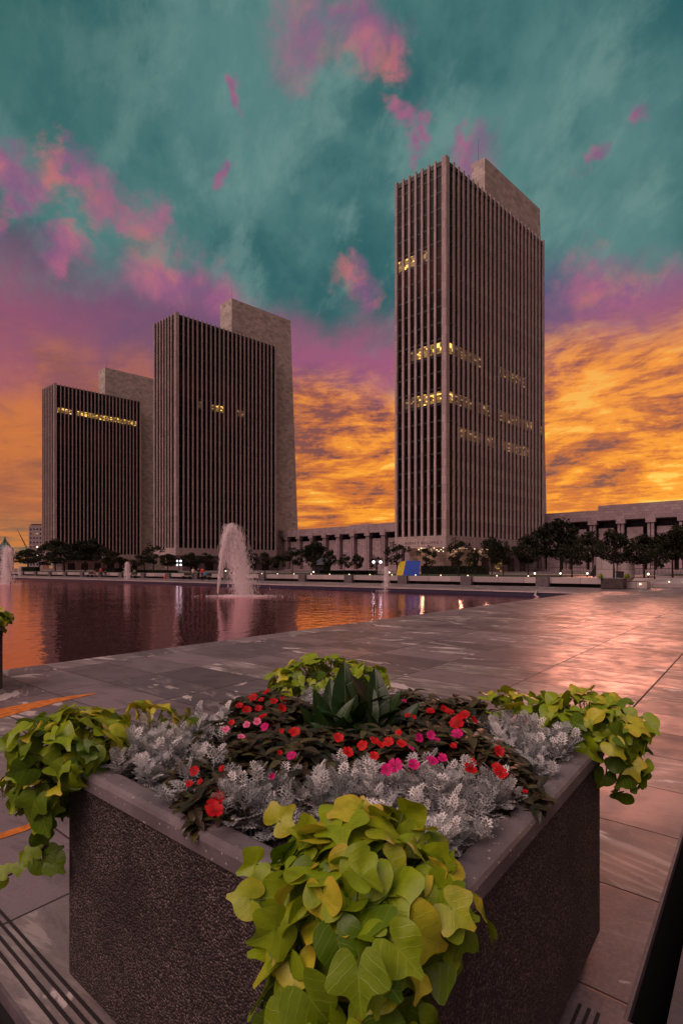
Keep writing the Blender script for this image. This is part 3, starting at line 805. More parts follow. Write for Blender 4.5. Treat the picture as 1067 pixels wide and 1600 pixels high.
mb = MB(); l1 = p0.dot(UL)
mb.hexa([(50, l1 - 3.2, 0), (52.5, l1 - 3.2, 0), (52.5, l1 + 1.0, 0), (50, l1 + 1, 0), (50, l1 - 3.2, .35), (52.5, l1 - 3.2, .75), (52.5, l1 + 1, .75), (50, l1 + 1, .35)]); mb.build('wall', M['wall_stone'], rw)
for i, dl in enumerate((-2.9, -1.9)):
    mb = MB(); mb.ball((49.9, l1 + dl, .5), .06); mb.build('bulb', M['bulb_s'], rw)
mb = MB(); mb.hexa([(54, -30, 0), (66, -30, .6), (66, l1 - 3.4, .6), (54, l1 - 3.4, 0), (54, -30, .05), (66, -30, .72), (66, l1 - 3.4, .72), (54, l1 - 3.4, .05)]); plaza_obj(mb, 'ramp', M['paving'])
p = W(835, 925, WL + .1)
wp = thing('overflow_pipe', 'pale bent pipe hanging over the far pool corner', 'pipe', (0, 0, 0))
c1 = on_r(838, PR - .03); mb = MB(); mb.tube([(c1.x + .2, c1.y + .2, .05), (c1.x, c1.y, .02), (c1.x - .35, c1.y - .6, -.25), (c1.x - .1, c1.y - .9, WL - .1)], .07, 7); mb.build('pipe', M['wall_stone'], wp)
p = W(584, 954, WL)
tag(MB().build('pool_nozzle', M['dark_metal'], None), 'thin dark pipe standing in the water between the sunset reflections', 'pipe')
o = bpy.data.objects['pool_nozzle']; mb = MB(); mb.tube([(0, 0, -.3), (0, 0, .27)], .028, 6); o.data = mb.mesh('pool_nozzle', M['dark_metal']); o.location = p
p = on_r(258, 45)
cn = thing('traffic_cone', 'small red cone on the far walkway left of the seated group', 'cone', (p.x, p.y, .0))
M['cone'] = simple('cone_plastic', lin((190, 44, 30)), .5, .1, 5)
mb = MB(); mb.tube([(0, 0, .05), (0, 0, .75)], [.22, .05], 10); mb.build('cone', M['cone'], cn); mb = MB(); mb.box(-.25, .25, -.25, .25, 0, .05); mb.build('base', M['cone'], cn)

# ---------------------------------------------------------------- fountains
def fountain(px, py, h, spread, drift, label, n, seed, mist=.35, wpx=1.0):
    rnd = random.Random(seed)
    p = W(px, py, WL); root = thing('fountain_jet', label, 'fountain', (p.x, p.y, WL), group='fountain jets in the pool')
    mb = MB(); mb.tube([(0, 0, -.3), (0, 0, .22)], [.09, .06], 8); mb.build('nozzle', M['dark_metal'], root)
    mb = MB(); g = 9.8; v0 = math.sqrt(2 * g * h)
    for _ in range(n):
        a = rnd.uniform(0, 2 * PI); s = abs(rnd.gauss(0, spread)); vz = v0 * (1 - abs(rnd.gauss(0, .06)) - .55 * mist * rnd.random() ** 2)
        vx = math.cos(a) * s + drift; vy = math.sin(a) * s
        T = 2 * vz / g; t = rnd.random() ** .9 * T
        x, y, z = vx * t, vy * t, vz * t - .5 * g * t * t
        wind = .11 * drift * t * t; x += wind
        if z < -.02: continue
        vel = Vector((vx, vy, vz - g * t)); L = rnd.uniform(.05, .16) * (h / 4.4) ** .5
        d = vel.normalized() * L if vel.length > .3 else Vector((0, 0, L * .5))
        w = rnd.uniform(.006, .016) * (1.3 if h > 3 else 1.6) * wpx
        e = Vector((math.cos(a), math.sin(a), 0)) * w; c = Vector((x, y, z)) + Vector((rnd.gauss(0, .02), rnd.gauss(0, .02), 0))
        e2 = Vector((-e.y, e.x, 0))
        mb.quad(c - d, c + e, c + d, c - e)
        if rnd.random() < .4: mb.quad(c - d, c + e2, c + d, c - e2)
    # splash ring on the water
    for _ in range(n // 16):
        a = rnd.uniform(0, 2 * PI); rr = abs(rnd.gauss(0, .55)) * (h / 4.4) + .05; T = 2 * v0 / g
        c = Vector((math.cos(a) * rr * 1.9 + drift * T * rnd.uniform(.3, 1.5), math.sin(a) * rr, rnd.uniform(0, .10) ** 1.0))
        w = rnd.uniform(.01, .03); mb.quad(c + Vector((-w * 2, 0, 0)), c + Vector((0, 0, -w * .5)), c + Vector((w * 2, 0, 0)), c + Vector((0, 0, w)))
    mb.build('spray', M['spray'], root)
fountain(340, 932, 5.1, .24, .86, 'large fountain jet leaning right in front of the middle tower', 26000, 1)
fountain(17, 913, 4.8, .36, -.35, 'broad fountain jet at the left frame edge', 8000, 2, .6, 1.6)
fountain(31, 902, 2.6, .2, .05, 'small distant jet right of the broad left one', 2500, 3, .5, 1.8)
fountain(199, 909, 2.9, .22, .0, 'narrow distant jet in front of the farthest tower', 4500, 4, .5, 1.5)
fountain(603, 924, 2.15, .20, .0, 'faint small jet left of the yellow and blue sculpture', 2200, 5, .8, .9)

# ---------------------------------------------------------------- people
skin = simple('skin', lin((150, 104, 90)), .6, .05, 10); hair = simple('dark_hair', lin((26, 18, 18)), .7, .1, 20)
def skinned(name, pts, edges, mat, parent, root_i=0):
    me = bpy.data.meshes.new(name); me.from_pydata([p[0] for p in pts], edges, []); me.materials.append(mat)
    o = bpy.data.objects.new(name, me); C.objects.link(o); o.parent = parent
    m = o.modifiers.new('skin', 'SKIN'); m.use_smooth_shade = True
    for i, p in enumerate(pts): me.skin_vertices[0].data[i].radius = (p[1], p[2] if len(p) > 2 else p[1])
    me.skin_vertices[0].data[root_i].use_root = True
    s = o.modifiers.new('sub', 'SUBSURF'); s.levels = 1; s.render_levels = 1
    return o
def person(px, r, rz, pose, top, bottom, label, z0=0.0):
    p = on_r(px, r); root = thing('person', label, 'person', (p.x, p.y, z0), rz, 'people across the pool')
    if pose == 'stand':
        j = dict(pel=(0, 0, .95), sp=(0, 0, 1.2), ch=(0, 0, 1.4), nk=(0, 0, 1.5), hd=(0, .01, 1.58), tp=(0, .01, 1.74), lh=(-.1, 0, .9), lk=(-.11, .02, .5), la=(-.11, -.02, .08), lt=(-.12, .14, .04),
                 rh=(.1, 0, .9), rk=(.12, .05, .5), ra=(.13, -.05, .08), rt=(.13, .12, .04), ls=(-.18, 0, 1.42), le=(-.24, -.02, 1.14), lw=(-.22, .12, .9), lf=(-.21, .16, .82), rs=(.18, 0, 1.42), re=(.25, -.03, 1.14), rw=(.2, .14, 1.0), rf=(.17, .2, .95))
    else:
        j = dict(pel=(0, 0, .52), sp=(0, .01, .78), ch=(0, .03, .98), nk=(0, .04, 1.08), hd=(0, .07, 1.16), tp=(0, .08, 1.32), lh=(-.1, .05, .5), lk=(-.13, .45, .5), la=(-.13, .48, .08), lt=(-.13, .62, .04),
                 rh=(.1, .05, .5), rk=(.13, .45, .5), ra=(.13, .4, .08), rt=(.13, .54, .04), ls=(-.18, .03, 1.0), le=(-.24, .08, .74), lw=(-.14, .32, .62), lf=(-.1, .4, .6), rs=(.18, .03, 1.0), re=(.24, .08, .74), rw=(.14, .32, .62), rf=(.1, .4, .6))
    rad = dict(pel=(.14, .1), sp=(.12, .09), ch=(.15, .1), nk=(.055, .055), hd=(.085, .1), tp=(.05, .06), lh=(.09,), lk=(.06,), la=(.04,), lt=(.035,), ls=(.06,), le=(.042,), lw=(.03,), lf=(.035,))
    for k in ('h', 'k', 'a', 't'): rad['r' + k] = rad['l' + k]
    for k in ('s', 'e', 'w', 'f'): rad['r' + k] = rad['l' + k]
    def mk(name, keys, ed, mat, g=0):
        ix = {k: i for i, k in enumerate(keys)}
        pts = [(j[k], rad[k][0] + g, (rad[k][1] if len(rad[k]) > 1 else rad[k][0]) + g) for k in keys]
        return skinned(name, pts, [(ix[a], ix[b]) for a, b in ed], mat, root)
    E = [('pel', 'sp'), ('sp', 'ch'), ('ch', 'nk'), ('nk', 'hd'), ('hd', 'tp')]
    for s in 'lr': E += [('pel', s + 'h'), (s + 'h', s + 'k'), (s + 'k', s + 'a'), (s + 'a', s + 't'), ('ch', s + 's'), (s + 's', s + 'e'), (s + 'e', s + 'w'), (s + 'w', s + 'f')]
    mk('body', list(j), E, skin)
    mk('shirt', ['sp', 'pel', 'ch', 'ls', 'le', 'rs', 're'], [('pel', 'sp'), ('sp', 'ch'), ('ch', 'ls'), ('ls', 'le'), ('ch', 'rs'), ('rs', 're')], top, .018)
    mk('trousers', ['pel', 'lh', 'lk', 'la', 'rh', 'rk', 'ra'], [('pel', 'lh'), ('lh', 'lk'), ('lk', 'la'), ('pel', 'rh'), ('rh', 'rk'), ('rk', 'ra')], bottom, .016)
    hp = Vector(j['hd']).lerp(Vector(j['tp']), .55)
    mb = MB(); mb.ball(hp + Vector((0, -.02, .02)), (.088, .098, .095), 10, 6); mb.build('hair', hair, root, smooth=True)
clo = {k: simple('cloth_' + k, lin(c), .8, .08, 10) for k, c in dict(white=(190, 176, 176), black=(26, 24, 28), red=(196, 44, 50), blue=(44, 130, 176), grey=(90, 84, 90), pinkish=(190, 96, 104)).items()}
person(302, 44.5, 2.6, 'stand', clo['white'], clo['grey'], 'person in a white top in the group left of the large fountain')
person(310.5, 44.9, 3.6, 'stand', clo['black'], clo['black'], 'tall person in black standing in the middle of the group')
person(316.5, 44.3, 2.9, 'stand', clo['red'], clo['black'], 'person in a red top in the group left of the large fountain')
person(321, 43.9, 3.4, 'sit', clo['blue'], clo['black'], 'person in a blue top at the right end of the group')
person(149, 46.0, 3.7, 'sit', clo['pinkish'], clo['grey'], 'person in a pink top seated on the bench wall far left')
person(158, 45.0, 3.6, 'stand', clo['red'], clo['black'], 'person in red walking on the far left walkway')
person(165, 46.0, 3.8, 'sit', clo['black'], clo['grey'], 'person in black seated on the bench wall far left')
def bench(px, r, label):
    p = on_r(px, r); b = thing('bench', label, 'bench', (p.x, p.y, 0), PLAZA, 'dark benches on the far walkway')
    mb = MB(); mb.box(-.22, .22, -.95, .95, .42, .48); mb.build('seat', M['dark_metal'], b)
    for s in (-.75, .75): mb = MB(); mb.box(-.2, .2, s - .05, s + .05, 0, .42); mb.build('leg', M['dark_metal'], b)
    mb = MB(); mb.box(.2, .26, -.95, .95, .55, .9); mb.build('backrest', M['dark_metal'], b)
bench(292, 44.6, 'dark bench at the left of the group of people'); bench(322, 44.4, 'dark bench under the person in blue'); bench(208, 44.5, 'dark bench just right of the narrow distant fountain')
bench(141, 44.8, 'dark bench left of the people on the far left')

# ---------------------------------------------------------------- planter
P0r, P0l, PS = .887, .525, 1.545           # near corner in plaza axes and side length
def planter(loc, rz, label, group):
    root = thing('concrete_planter', label, 'planter', loc, rz, group)
    s = PS
    mb = MB(); mb.box(.012, s - .012, .012, s - .012, .055, .80); mb.build('body', M['aggregate'], root, bevel=.008)
    mb = MB(); mb.box(.055, s - .055, .055, s - .055, .0, .055); mb.build('base', M['base'], root)
    # rim: a mitred ring with rounded top edges
    mb = MB(); prof = [(.012, .800), (0, .802), (0, .842), (.006, .853), (.018, .860), (.072, .860), (.082, .856), (.088, .846), (.088, .78)]
    rings = []
    for (d, z) in prof: rings.append([mb.vert(p) for p in ((d, d, z), (s - d, d, z), (s - d, s - d, z), (d, s - d, z))])
    for a, b in zip(rings, rings[1:]):
        for k in range(4): mb.face([a[k], a[(k + 1) % 4], b[(k + 1) % 4], b[k]])
    mb.build('rim', M['rim'], root)
    rnd = random.Random(4); mb = MB(); n = 26; st = (s - .17) / n; idx = {}
    for i in range(n + 1):
        for j in range(n + 1): idx[i, j] = mb.vert((.085 + i * st, .085 + j * st, .79 + rnd.uniform(-.012, .015)))
    for i in range(n):
        for j in range(n): mb.face([idx[i, j], idx[i + 1, j], idx[i + 1, j + 1], idx[i, j + 1]])
    mb.build('soil', M['soil'], root, smooth=True)
    return root
hero = planter(RL(P0r, P0l), PLAZA, 'large square aggregate concrete planter full of flowers in the foreground', 'square concrete planters')
pl2 = copy_thing(hero, RL(.96, 7.55), PLAZA, None, 'planter mostly outside the left frame edge beside the pool')
far_c = W(958, 921, 0) + Vector((0, .3, 0))
fr, fl_ = far_c.dot(UR), far_c.dot(UL)
pl3 = copy_thing(hero, RL(fr, fl_ - PS * .5), PLAZA, None, 'distant square planter with a small tree at the far right end of the plaza')

# ---- sweet potato vine
V = Vector
def leaf_template(kind):
    """rays x rings; returns verts (x, y in unit leaf plane), faces"""
    nr = 36; rings = 4; vs = [(0, 0)]; fs = []
    for i in range(nr):
        th = -PI + (i + .5) * 2 * PI / nr; a = abs(th)
        tip = .90 * math.exp(-(a / .46) ** 2); body = .56 + .12 * math.sin(min(a, PI) * 1.0)
        if kind: body += .15 * math.exp(-((a - 1.25) / .26) ** 2) - .10 * math.exp(-((a - .66) / .24) ** 2)
        notch = .50 * math.exp(-((PI - a) / .30) ** 2)
        rr = max(body - notch, 0.12); rr = max(rr, tip)
        for k in range(1, rings + 1):
            q = rr * k / rings; vs.append((q * math.sin(th), q * math.cos(th)))
    for i in range(nr):
        j = (i + 1) % nr
        if j == 0: continue
        a0, b0 = 1 + i * rings, 1 + j * rings
        fs.append((0, a0, b0))
        for k in range(rings - 1): fs.append((a0 + k, a0 + k + 1, b0 + k + 1, b0 + k))
    return vs, fs
LT = [leaf_template(0), leaf_template(1)]
class LeafMB(MB):
    def __init__(s): super().__init__(); s.luv = []
    def leaf(s, tmpl, pos, nrm, tip, size, fold, droop, wave, tone, ph=0):
        n = nrm.normalized(); t = (tip - n * tip.dot(n))
        if t.length < 1e-4: t = n.orthogonal()
        t.normalize(); b = t.cross(n)
        i0 = len(s.v); vs, fs = tmpl
        for (x, y) in vs:
            rr = math.hypot(x, y); z = fold * abs(x) - droop * (y * y if y > 0 else .6 * y * y) + wave * math.sin(4 * math.atan2(x, y) + ph) * rr * rr - .12 * x * x
            s.vert(pos + (b * x + t * y + n * z) * size, tone); s.luv.append((x, y))
        for f in fs: s.face([i0 + k for k in f])
def vine(label, blobs, seed, trail=None, extra=(), corner_out=None, group='lime green sweet potato vines at the planter corners', name='sweet_potato_vine'):
    """blobs: (centre, radii, count, leaf size)"""
    rnd = random.Random(seed); base = blobs[0][0]
    root = thing(name, label, 'plant', (base.x, base.y, .80), 0, group)
    off = Vector((base.x, base.y, .80))
    L = LeafMB(); St = MB()
    def inside(p):
        r, l = p.dot(UR) - P0r, p.dot(UL) - P0l
        return -.02 < r < PS + .02 and -.02 < l < PS + .02 and p.z < .875
    for c, rad, n, size in blobs:
        k = 0; tries = 0; placed = []
        while k < n and tries < n * 60:
            tries += 1
            d = Vector((rnd.gauss(0, 1), rnd.gauss(0, 1), rnd.gauss(.25, 1))).normalized()
            sh = rnd.uniform(.72, 1.04)
            p = c + Vector((d.x * rad[0], d.y * rad[1], d.z * rad[2])) * sh
            if inside(p): continue
            if p.z < c.z - rad[2] * .95: continue
            if sh > .85 and any((p - q).length < size * .55 for q in placed): continue
            if sh > .85: placed.append(p)
            nr = Vector((d.x / rad[0], d.y / rad[1], d.z / rad[2])).normalized()
            nr = (nr + Vector((0, 0, .55)) + Vector((rnd.gauss(0, .48), rnd.gauss(0, .48), rnd.gauss(0, .3)))).normalized()
            out = Vector((d.x, d.y, 0)) * .7 + Vector((rnd.gauss(0, .75), rnd.gauss(0, .75), rnd.gauss(-.55, .5)))
            sz = size * rnd.uniform(.5, 1.25)
            tone = min(1, max(0, rnd.gauss(.45, .26) + .28 * (d.z) - (.15 if sh < .85 else 0)))  # tone rises with height and drops for leaves deep in the clump
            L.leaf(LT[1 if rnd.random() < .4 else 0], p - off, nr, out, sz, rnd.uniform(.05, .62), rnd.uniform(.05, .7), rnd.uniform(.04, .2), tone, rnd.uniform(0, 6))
            inner = c + (p - c) * .35; St.tube([p - off, (p.lerp(inner, .5) - Vector((0, 0, .03))) - off, inner - off], [.0018, .0024, .003], 4, cap=False)
            k += 1
    for (px, py, yy, dx, dz, sz, tn) in extra:
        p = V((( px - CX) / F * yy, yy, zat(py, yy))); d = V((dx, -.25, dz))
        L.leaf(LT[1 if rnd.random() < .6 else 0], p - off, V((rnd.gauss(0, .4), -1, .6 + rnd.gauss(0, .3))), d, sz * .84, rnd.uniform(.15, .5), rnd.uniform(.0, .5), rnd.uniform(.05, .16), tn, rnd.uniform(0, 6))
        inner = V((base.x, base.y, .84)); St.tube([p - off, p.lerp(inner, .5) + V((0, 0, .01)) - off, inner - off], [.0022, .0028, .003], 5, cap=False)
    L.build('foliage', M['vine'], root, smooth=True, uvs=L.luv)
    St.build('stems', M['vine_stem'], root)
    if trail:
        T = MB(); pts = [p - off for p in trail['pts']]; T.tube(pts, [.006, .0055, .005, .004, .003][:len(pts)], 6); T.build('trailing_stem', M['tendril'], root, smooth=True)
        LL = LeafMB()
        for (p, tp, sz, tn) in trail['leaves']:
            LL.leaf(LT[0], p - off, Vector((rnd.gauss(.1, .2), -1, rnd.gauss(.5, .2))), tp, sz, .1, .2, .05, tn, rnd.uniform(0, 6))
        LL.build('trailing_leaves', M['vine'], root, smooth=True, uvs=LL.luv)
    return root
near = RL(P0r, P0l); left = RL(P0r, P0l + PS); right = RL(P0r + PS, P0l); backc = RL(P0r + PS, P0l + PS)
v1 = vine('large yellow green vine spilling over the nearest corner of the foreground planter',
     [(V((near.x - .10, near.y + .14, .90)), (.21, .18, .15), 105, .074), (V((near.x - .145, near.y - .0, .74)), (.175, .15, .27), 115, .076), (V((near.x - .17, near.y + .05, .47)), (.15, .13, .30), 60, .075), (V((near.x + .0, near.y + .10, .85)), (.16, .12, .10), 28, .064)], 21, None,
     ((436, 1282, 1.22, .5, .75, .068, .8), (572, 1276, 1.25, -.15, 1, .066, .95), (520, 1312, 1.15, .3, .9, .070, .85), (478, 1300, 1.18, -.7, .2, .060, .7), (640, 1312, 1.2, .8, .35, .066, .55), (680, 1345, 1.15, 1, -.2, .07, .6), (545, 1348, 1.05, -.3, -.9, .070, .9), (610, 1345, 1.08, .7, -.3, .062, .75),
      (400, 1350, 1.14, -1, -.4, .062, .6), (706, 1420, 1.02, .9, -.7, .072, .75), (690, 1388, 1.06, 1, .1, .066, .35), (430, 1452, .96, -.9, -.5, .078, .5), (560, 1520, .86, .1, -1, .082, .3), (620, 1480, .90, .7, -.7, .082, .45), (505, 1400, .98, .2, -.9, .074, .95), (390, 1405, 1.06, -.9, .3, .066, .75)))
def ray(px, py, Y): return V(((px - CX) / F * Y, Y, zat(py, Y)))
tpts = [ray(72, 1318, 1.95), ray(62, 1332, 1.95), ray(42, 1352, 1.95), ray(18, 1366, 1.97), ray(-14, 1378, 2.0)]
tl = [(ray(x, y, yy), V((dx, -.1, dz)), sz, tn) for x, y, yy, dx, dz, sz, tn in (
    (50, 1338, 1.93, -.6, .7, .055, .3), (68, 1345, 1.94, .5, -.7, .075, .12), (80, 1333, 1.95, .8, .5, .055, .1), (40, 1342, 1.96, -1, .3, .05, .35), (30, 1355, 1.95, .2, -1, .04, .3),
    (84, 1347, 1.94, .6, -.5, .07, .15), (10, 1362, 1.96, -.7, .7, .045, .4), (0, 1378, 1.97, -.1, -1, .045, .3), (64, 1322, 1.96, -.5, .8, .05, .25))]
v2 = vine('vine spilling over the left corner of the foreground planter with a long trailing stem',
     [(V((left.x + .03, left.y + .02, .93)), (.225, .20, .12), 100, .068), (V((left.x - .01, left.y - .01, .79)), (.185, .14, .20), 85, .068), (V((left.x + .24, left.y + .20, .93)), (.18, .15, .10), 38, .056)], 22, dict(pts=tpts, leaves=tl))
v3 = vine('vine spilling over the right corner of the foreground planter',
     [(V((right.x - .05, right.y + .02, .93)), (.22, .22, .13), 125, .062), (V((right.x + .02, right.y - .01, .83)), (.13, .14, .19), 62, .060), (V((right.x - .28, right.y + .22, .93)), (.24, .16, .09), 60, .060)], 23)
v4 = vine('vine at the rear corner of the foreground planter behind the broad leaved plant',
     [(V((backc.x + .0, backc.y - .08, .93)), (.36, .22, .135), 150, .066)], 24)
# sprays of vine on the other two planters
o = copy_thing(v3, RL(.96 + PS, 7.55, .82) + V((-.16, 0, 0)), -.4, None, 'vine on the planter at the left frame edge', 'lime green sweet potato vines at the planter corners')
fb = RL(fr, fl_ - PS * .5)
for c, lb in ((RL(fr, fl_ + PS * .5, .80), 'vine on the left corner of the distant planter'), (RL(fr + PS, fl_ - PS * .5, .80), 'vine on the right corner of the distant planter')):
    copy_thing(v4, c, 1.2, (.75, .75, 1.5), lb, 'lime green sweet potato vines at the planter corners')
# potted tree in the distant planter
ct = RL(fr + PS * .5, fl_, .78); h = zat(824, ct.y) - .78
o = copy_thing(protos[0], ct, .8, (58 / F * ct.y / .78, 58 / F * ct.y / .78, h), 'small round headed tree growing in the distant planter', 'trees along the far side of the pool')

# ---- dusty miller
def dm_template():
    vs, fs = [], []
    def tongue(x0, y0, dx, dy, ln, w):
        nx, ny = -dy, dx; i = len(vs)
        vs.extend([(x0 - nx * w * .45, y0 - ny * w * .45), (x0 + nx * w * .45, y0 + ny * w * .45), (x0 + dx * ln * .7 + nx * w * .62, y0 + dy * ln * .7 + ny * w * .62), (x0 + dx * ln, y0 + dy * ln), (x0 + dx * ln * .7 - nx * w * .62, y0 + dy * ln * .7 - ny * w * .62)])
        fs.append((i, i + 4, i + 3, i + 2, i + 1))
    tongue(0, 0, 0, 1, .98, .045)
    for k in range(5):
        y = .22 + .165 * k; ln = (.40, .46, .42, .34, .22)[k]
        for s in (-1, 1):
            a = R(48 + 3 * k); dx, dy = s * math.cos(a) if False else s * math.sin(R(58 - 5 * k)), math.cos(R(58 - 5 * k))
            tongue(0, y, dx, dy, ln, .05)
            for f, da in ((.4, 34), (.62, -36), (.75, 30)):
                aa = math.atan2(dx, dy) + R(da) * s
                tongue(dx * ln * f, y + dy * ln * f, math.sin(aa), math.cos(aa), ln * .40, .042)
    return vs, fs
DT = dm_template()
def dusty_proto(seed, nshoot=13):
    rnd = random.Random(seed); root = thing('dusty_miller', '', 'plant'); L = LeafMB(); St = MB()
    for s in range(nshoot):
        a = rnd.uniform(0, 6.28); rr = .115 * math.sqrt(rnd.random()); hh = rnd.uniform(.08, .22) - rr * .25
        top = V((math.cos(a) * rr * 1.35, math.sin(a) * rr * 1.35, hh)); base = V((math.cos(a) * rr * .4, math.sin(a) * rr * .4, -.01))
        St.tube([base, base.lerp(top, .5) + V((0, 0, .01)), top], [.004, .0035, .002], 4)
        nl = 13
        for k in range(nl):
            f = k / (nl - 1); p = base.lerp(top, .35 + .65 * f); b = k * 2.4 + rnd.uniform(-.3, .3)
            el = .25 + 1.0 * f + rnd.uniform(-.15, .15); d = V((math.cos(b) * math.cos(el), math.sin(b) * math.cos(el), math.sin(el)))
            nrm = V((-math.cos(b) * math.sin(el), -math.sin(b) * math.sin(el), math.cos(el)))
            L.leaf(DT, p, nrm, d, rnd.uniform(.058, .088) * (1 - .3 * f), .25, rnd.uniform(.0, .35), .03, min(1, max(0, rnd.gauss(.5, .25) + .2 * f)), rnd.uniform(0, 6))
    L.build('foliage', M['dusty'], root, uvs=L.luv); St.build('stems', M['dusty'], root)
    return root
dprot = [dusty_proto(s) for s in (31, 32, 33)]; dused = [0, 0, 0]
DM = [(400, 1240, 'silvery dusty miller left of the front vine, second from the red flowers'), (370, 1272, 'silvery dusty miller nearest the left rim in the front row'), (452, 1225, 'silvery dusty miller directly above the left top of the front vine'),
      (508, 1228, 'silvery dusty miller behind the middle of the front vine'), (560, 1238, 'silvery dusty miller behind the tallest yellow leaf of the front vine'), (615, 1225, 'silvery dusty miller in front of the orange red flower row'), (622, 1268, 'silvery dusty miller touching the right top of the front vine'),
      (672, 1240, 'silvery dusty miller in the middle of the right front mass'), (690, 1285, 'lowest silvery dusty miller beside the right inner rim'), (728, 1228, 'silvery dusty miller under the magenta flowers at right'), (742, 1268, 'silvery dusty miller along the right rim in the front mass'),
      (768, 1238, 'silvery dusty miller beside the dark leaves at the right rim'), (640, 1305, 'silvery dusty miller wedged between the front vine and right rim'),
      (214, 1172, 'silvery dusty miller next to the left corner vine'), (250, 1148, 'silvery dusty miller at the rear of the left clump'), (248, 1200, 'silvery dusty miller at the front of the left clump by the rim'), (292, 1178, 'silvery dusty miller in the centre of the left clump'),
      (300, 1135, 'silvery dusty miller at the top of the left clump'), (330, 1160, 'silvery dusty miller touching the pink flowers at left'), (296, 1222, 'dusty miller at the lower end of the left clump near the rim'),
      (772, 1140, 'silvery dusty miller right of the red flowers at right'), (808, 1150, 'silvery dusty miller in the rear of the right clump'), (846, 1160, 'silvery dusty miller next to the right corner vine'), (812, 1182, 'silvery dusty miller in the centre of the right clump'), (850, 1192, 'silvery dusty miller at the right rim'), (780, 1166, 'silvery dusty miller at the left of the right clump'),
      (470, 1092, 'dusty miller behind the red flowers in front of the rear vine'), (352, 1112, 'dusty miller behind the left red flowers'), (596, 1092, 'dusty miller glimpsed behind the broad leaves'), (655, 1098, 'dusty miller at the rear right of the broad leaved plant'), (712, 1112, 'dusty miller behind the right red flowers')]
for i, (px, py, lb) in enumerate(DM):
    k = i % 3; p = W(px, py, .90); p.z = .79
    r, l = p.dot(UR) - P0r, p.dot(UL) - P0l
    r = min(max(r, .17), PS - .17); l = min(max(l, .17), PS - .17); p = RL(P0r + r, P0l + l, .79)
    s = random.uniform(.78, 1.0) * (.9 if i > 25 else 1)
    if not dused[k]: o = dprot[k]; dused[k] = 1; o.location = p; o.rotation_euler.z = i * 1.3; o.scale = (s, s, s)
    else: o = copy_thing(dprot[k], p, i * 1.3, (s, s, s))
    tag(o, lb, None, 'silver dusty miller plants in the foreground planter')

# ---- impatiens
def lance_template(n=7, wmax=.17, peak=.42):
    vs, fs = [], []
    for i in range(n + 1):
        t = i / n; w = wmax * (math.sin(PI * t ** .75) ** .8 if 0 < t < 1 else 0.0) + .004
        vs += [(-w, t), (-w * .5, t), (0, t), (w * .5, t), (w, t)]
    for i in range(n):
        for k in range(4): a = i * 5 + k; fs.append((a, a + 1, a + 6, a + 5))
    return vs, fs
IT = lance_template(7, .25)
def petal_flower():
    vs, fs, n = [], [], 5; out = MB(); uv = []
    for k in range(n):
        a = 2 * PI * k / n + (.1 if k % 2 else 0); ca, sa = math.cos(a), math.sin(a)
        rows = [(0, .05), (.25, .17), (.55, .40), (.85, .47), (1.0, .26)]; g = []
        for j, (t, w) in enumerate(rows):
            row = []
            for q in (-1, -.4, 0, .4, 1):
                y = t - (.10 if (t == 1.0 and q == 0) else 0) + (.03 if (t == 1.0 and abs(q) == .4) else 0); x = q * w
                z = (.30 - .16 * (k % 2)) * t * t + .10 * abs(q) * t - .06 * (1 if t > .9 else 0) + .012 * k
                X, Y_ = (y * ca - x * sa), (y * sa + x * ca)
                row.append(out.vert((X, Y_, z))); uv.append((X, Y_))
            g.append(row)
        for a_, b_ in zip(g, g[1:]):
            for q in range(4): out.face([a_[q], a_[q + 1], b_[q + 1], b_[q]])
    return out, uv
fm, fuv = petal_flower()
FM = {k: fm.mesh('flower_' + k, M[k], True, fuv) for k in ('red', 'coral', 'magenta', 'pink')}
def imp_proto(seed, R_=.15, H_=.19):
    rnd = random.Random(seed); root = thing('impatiens', '', 'plant'); L = LeafMB(); St = MB()
    for s in range(26):
        a = rnd.uniform(0, 6.28); rr = R_ * math.sqrt(rnd.random()); top = V((math.cos(a) * rr, math.sin(a) * rr, H_ * (1 - .45 * (rr / R_) ** 2) * rnd.uniform(.75, 1.05)))
        St.tube([V((0, 0, -.01)), V((top.x * .6, top.y * .6, top.z * .5)), top], [.004, .0035, .0025], 4)
        for k in range(8):
            b = k * PI / 4 + rnd.uniform(-.2, .2) + s; el = rnd.uniform(-.15, .75) if k % 2 else rnd.uniform(-.1, .35)
            d = V((math.cos(b) * math.cos(el), math.sin(b) * math.cos(el), math.sin(el))); nrm = V((-math.cos(b) * math.sin(el), -math.sin(b) * math.sin(el), math.cos(el)))
            L.leaf(IT, top - V((0, 0, (.018 * (k % 3)))), nrm, d, rnd.uniform(.045, .07), .3, rnd.uniform(.1, .5), .02, rnd.random(), rnd.uniform(0, 6))
    L.build('foliage', M['bronze'], root, smooth=True, uvs=L.luv); St.build('stems', M['bark'], root)
    return root
iprot = [imp_proto(s) for s in (41, 42, 43)]; iused = [0, 0, 0]; IMP = []
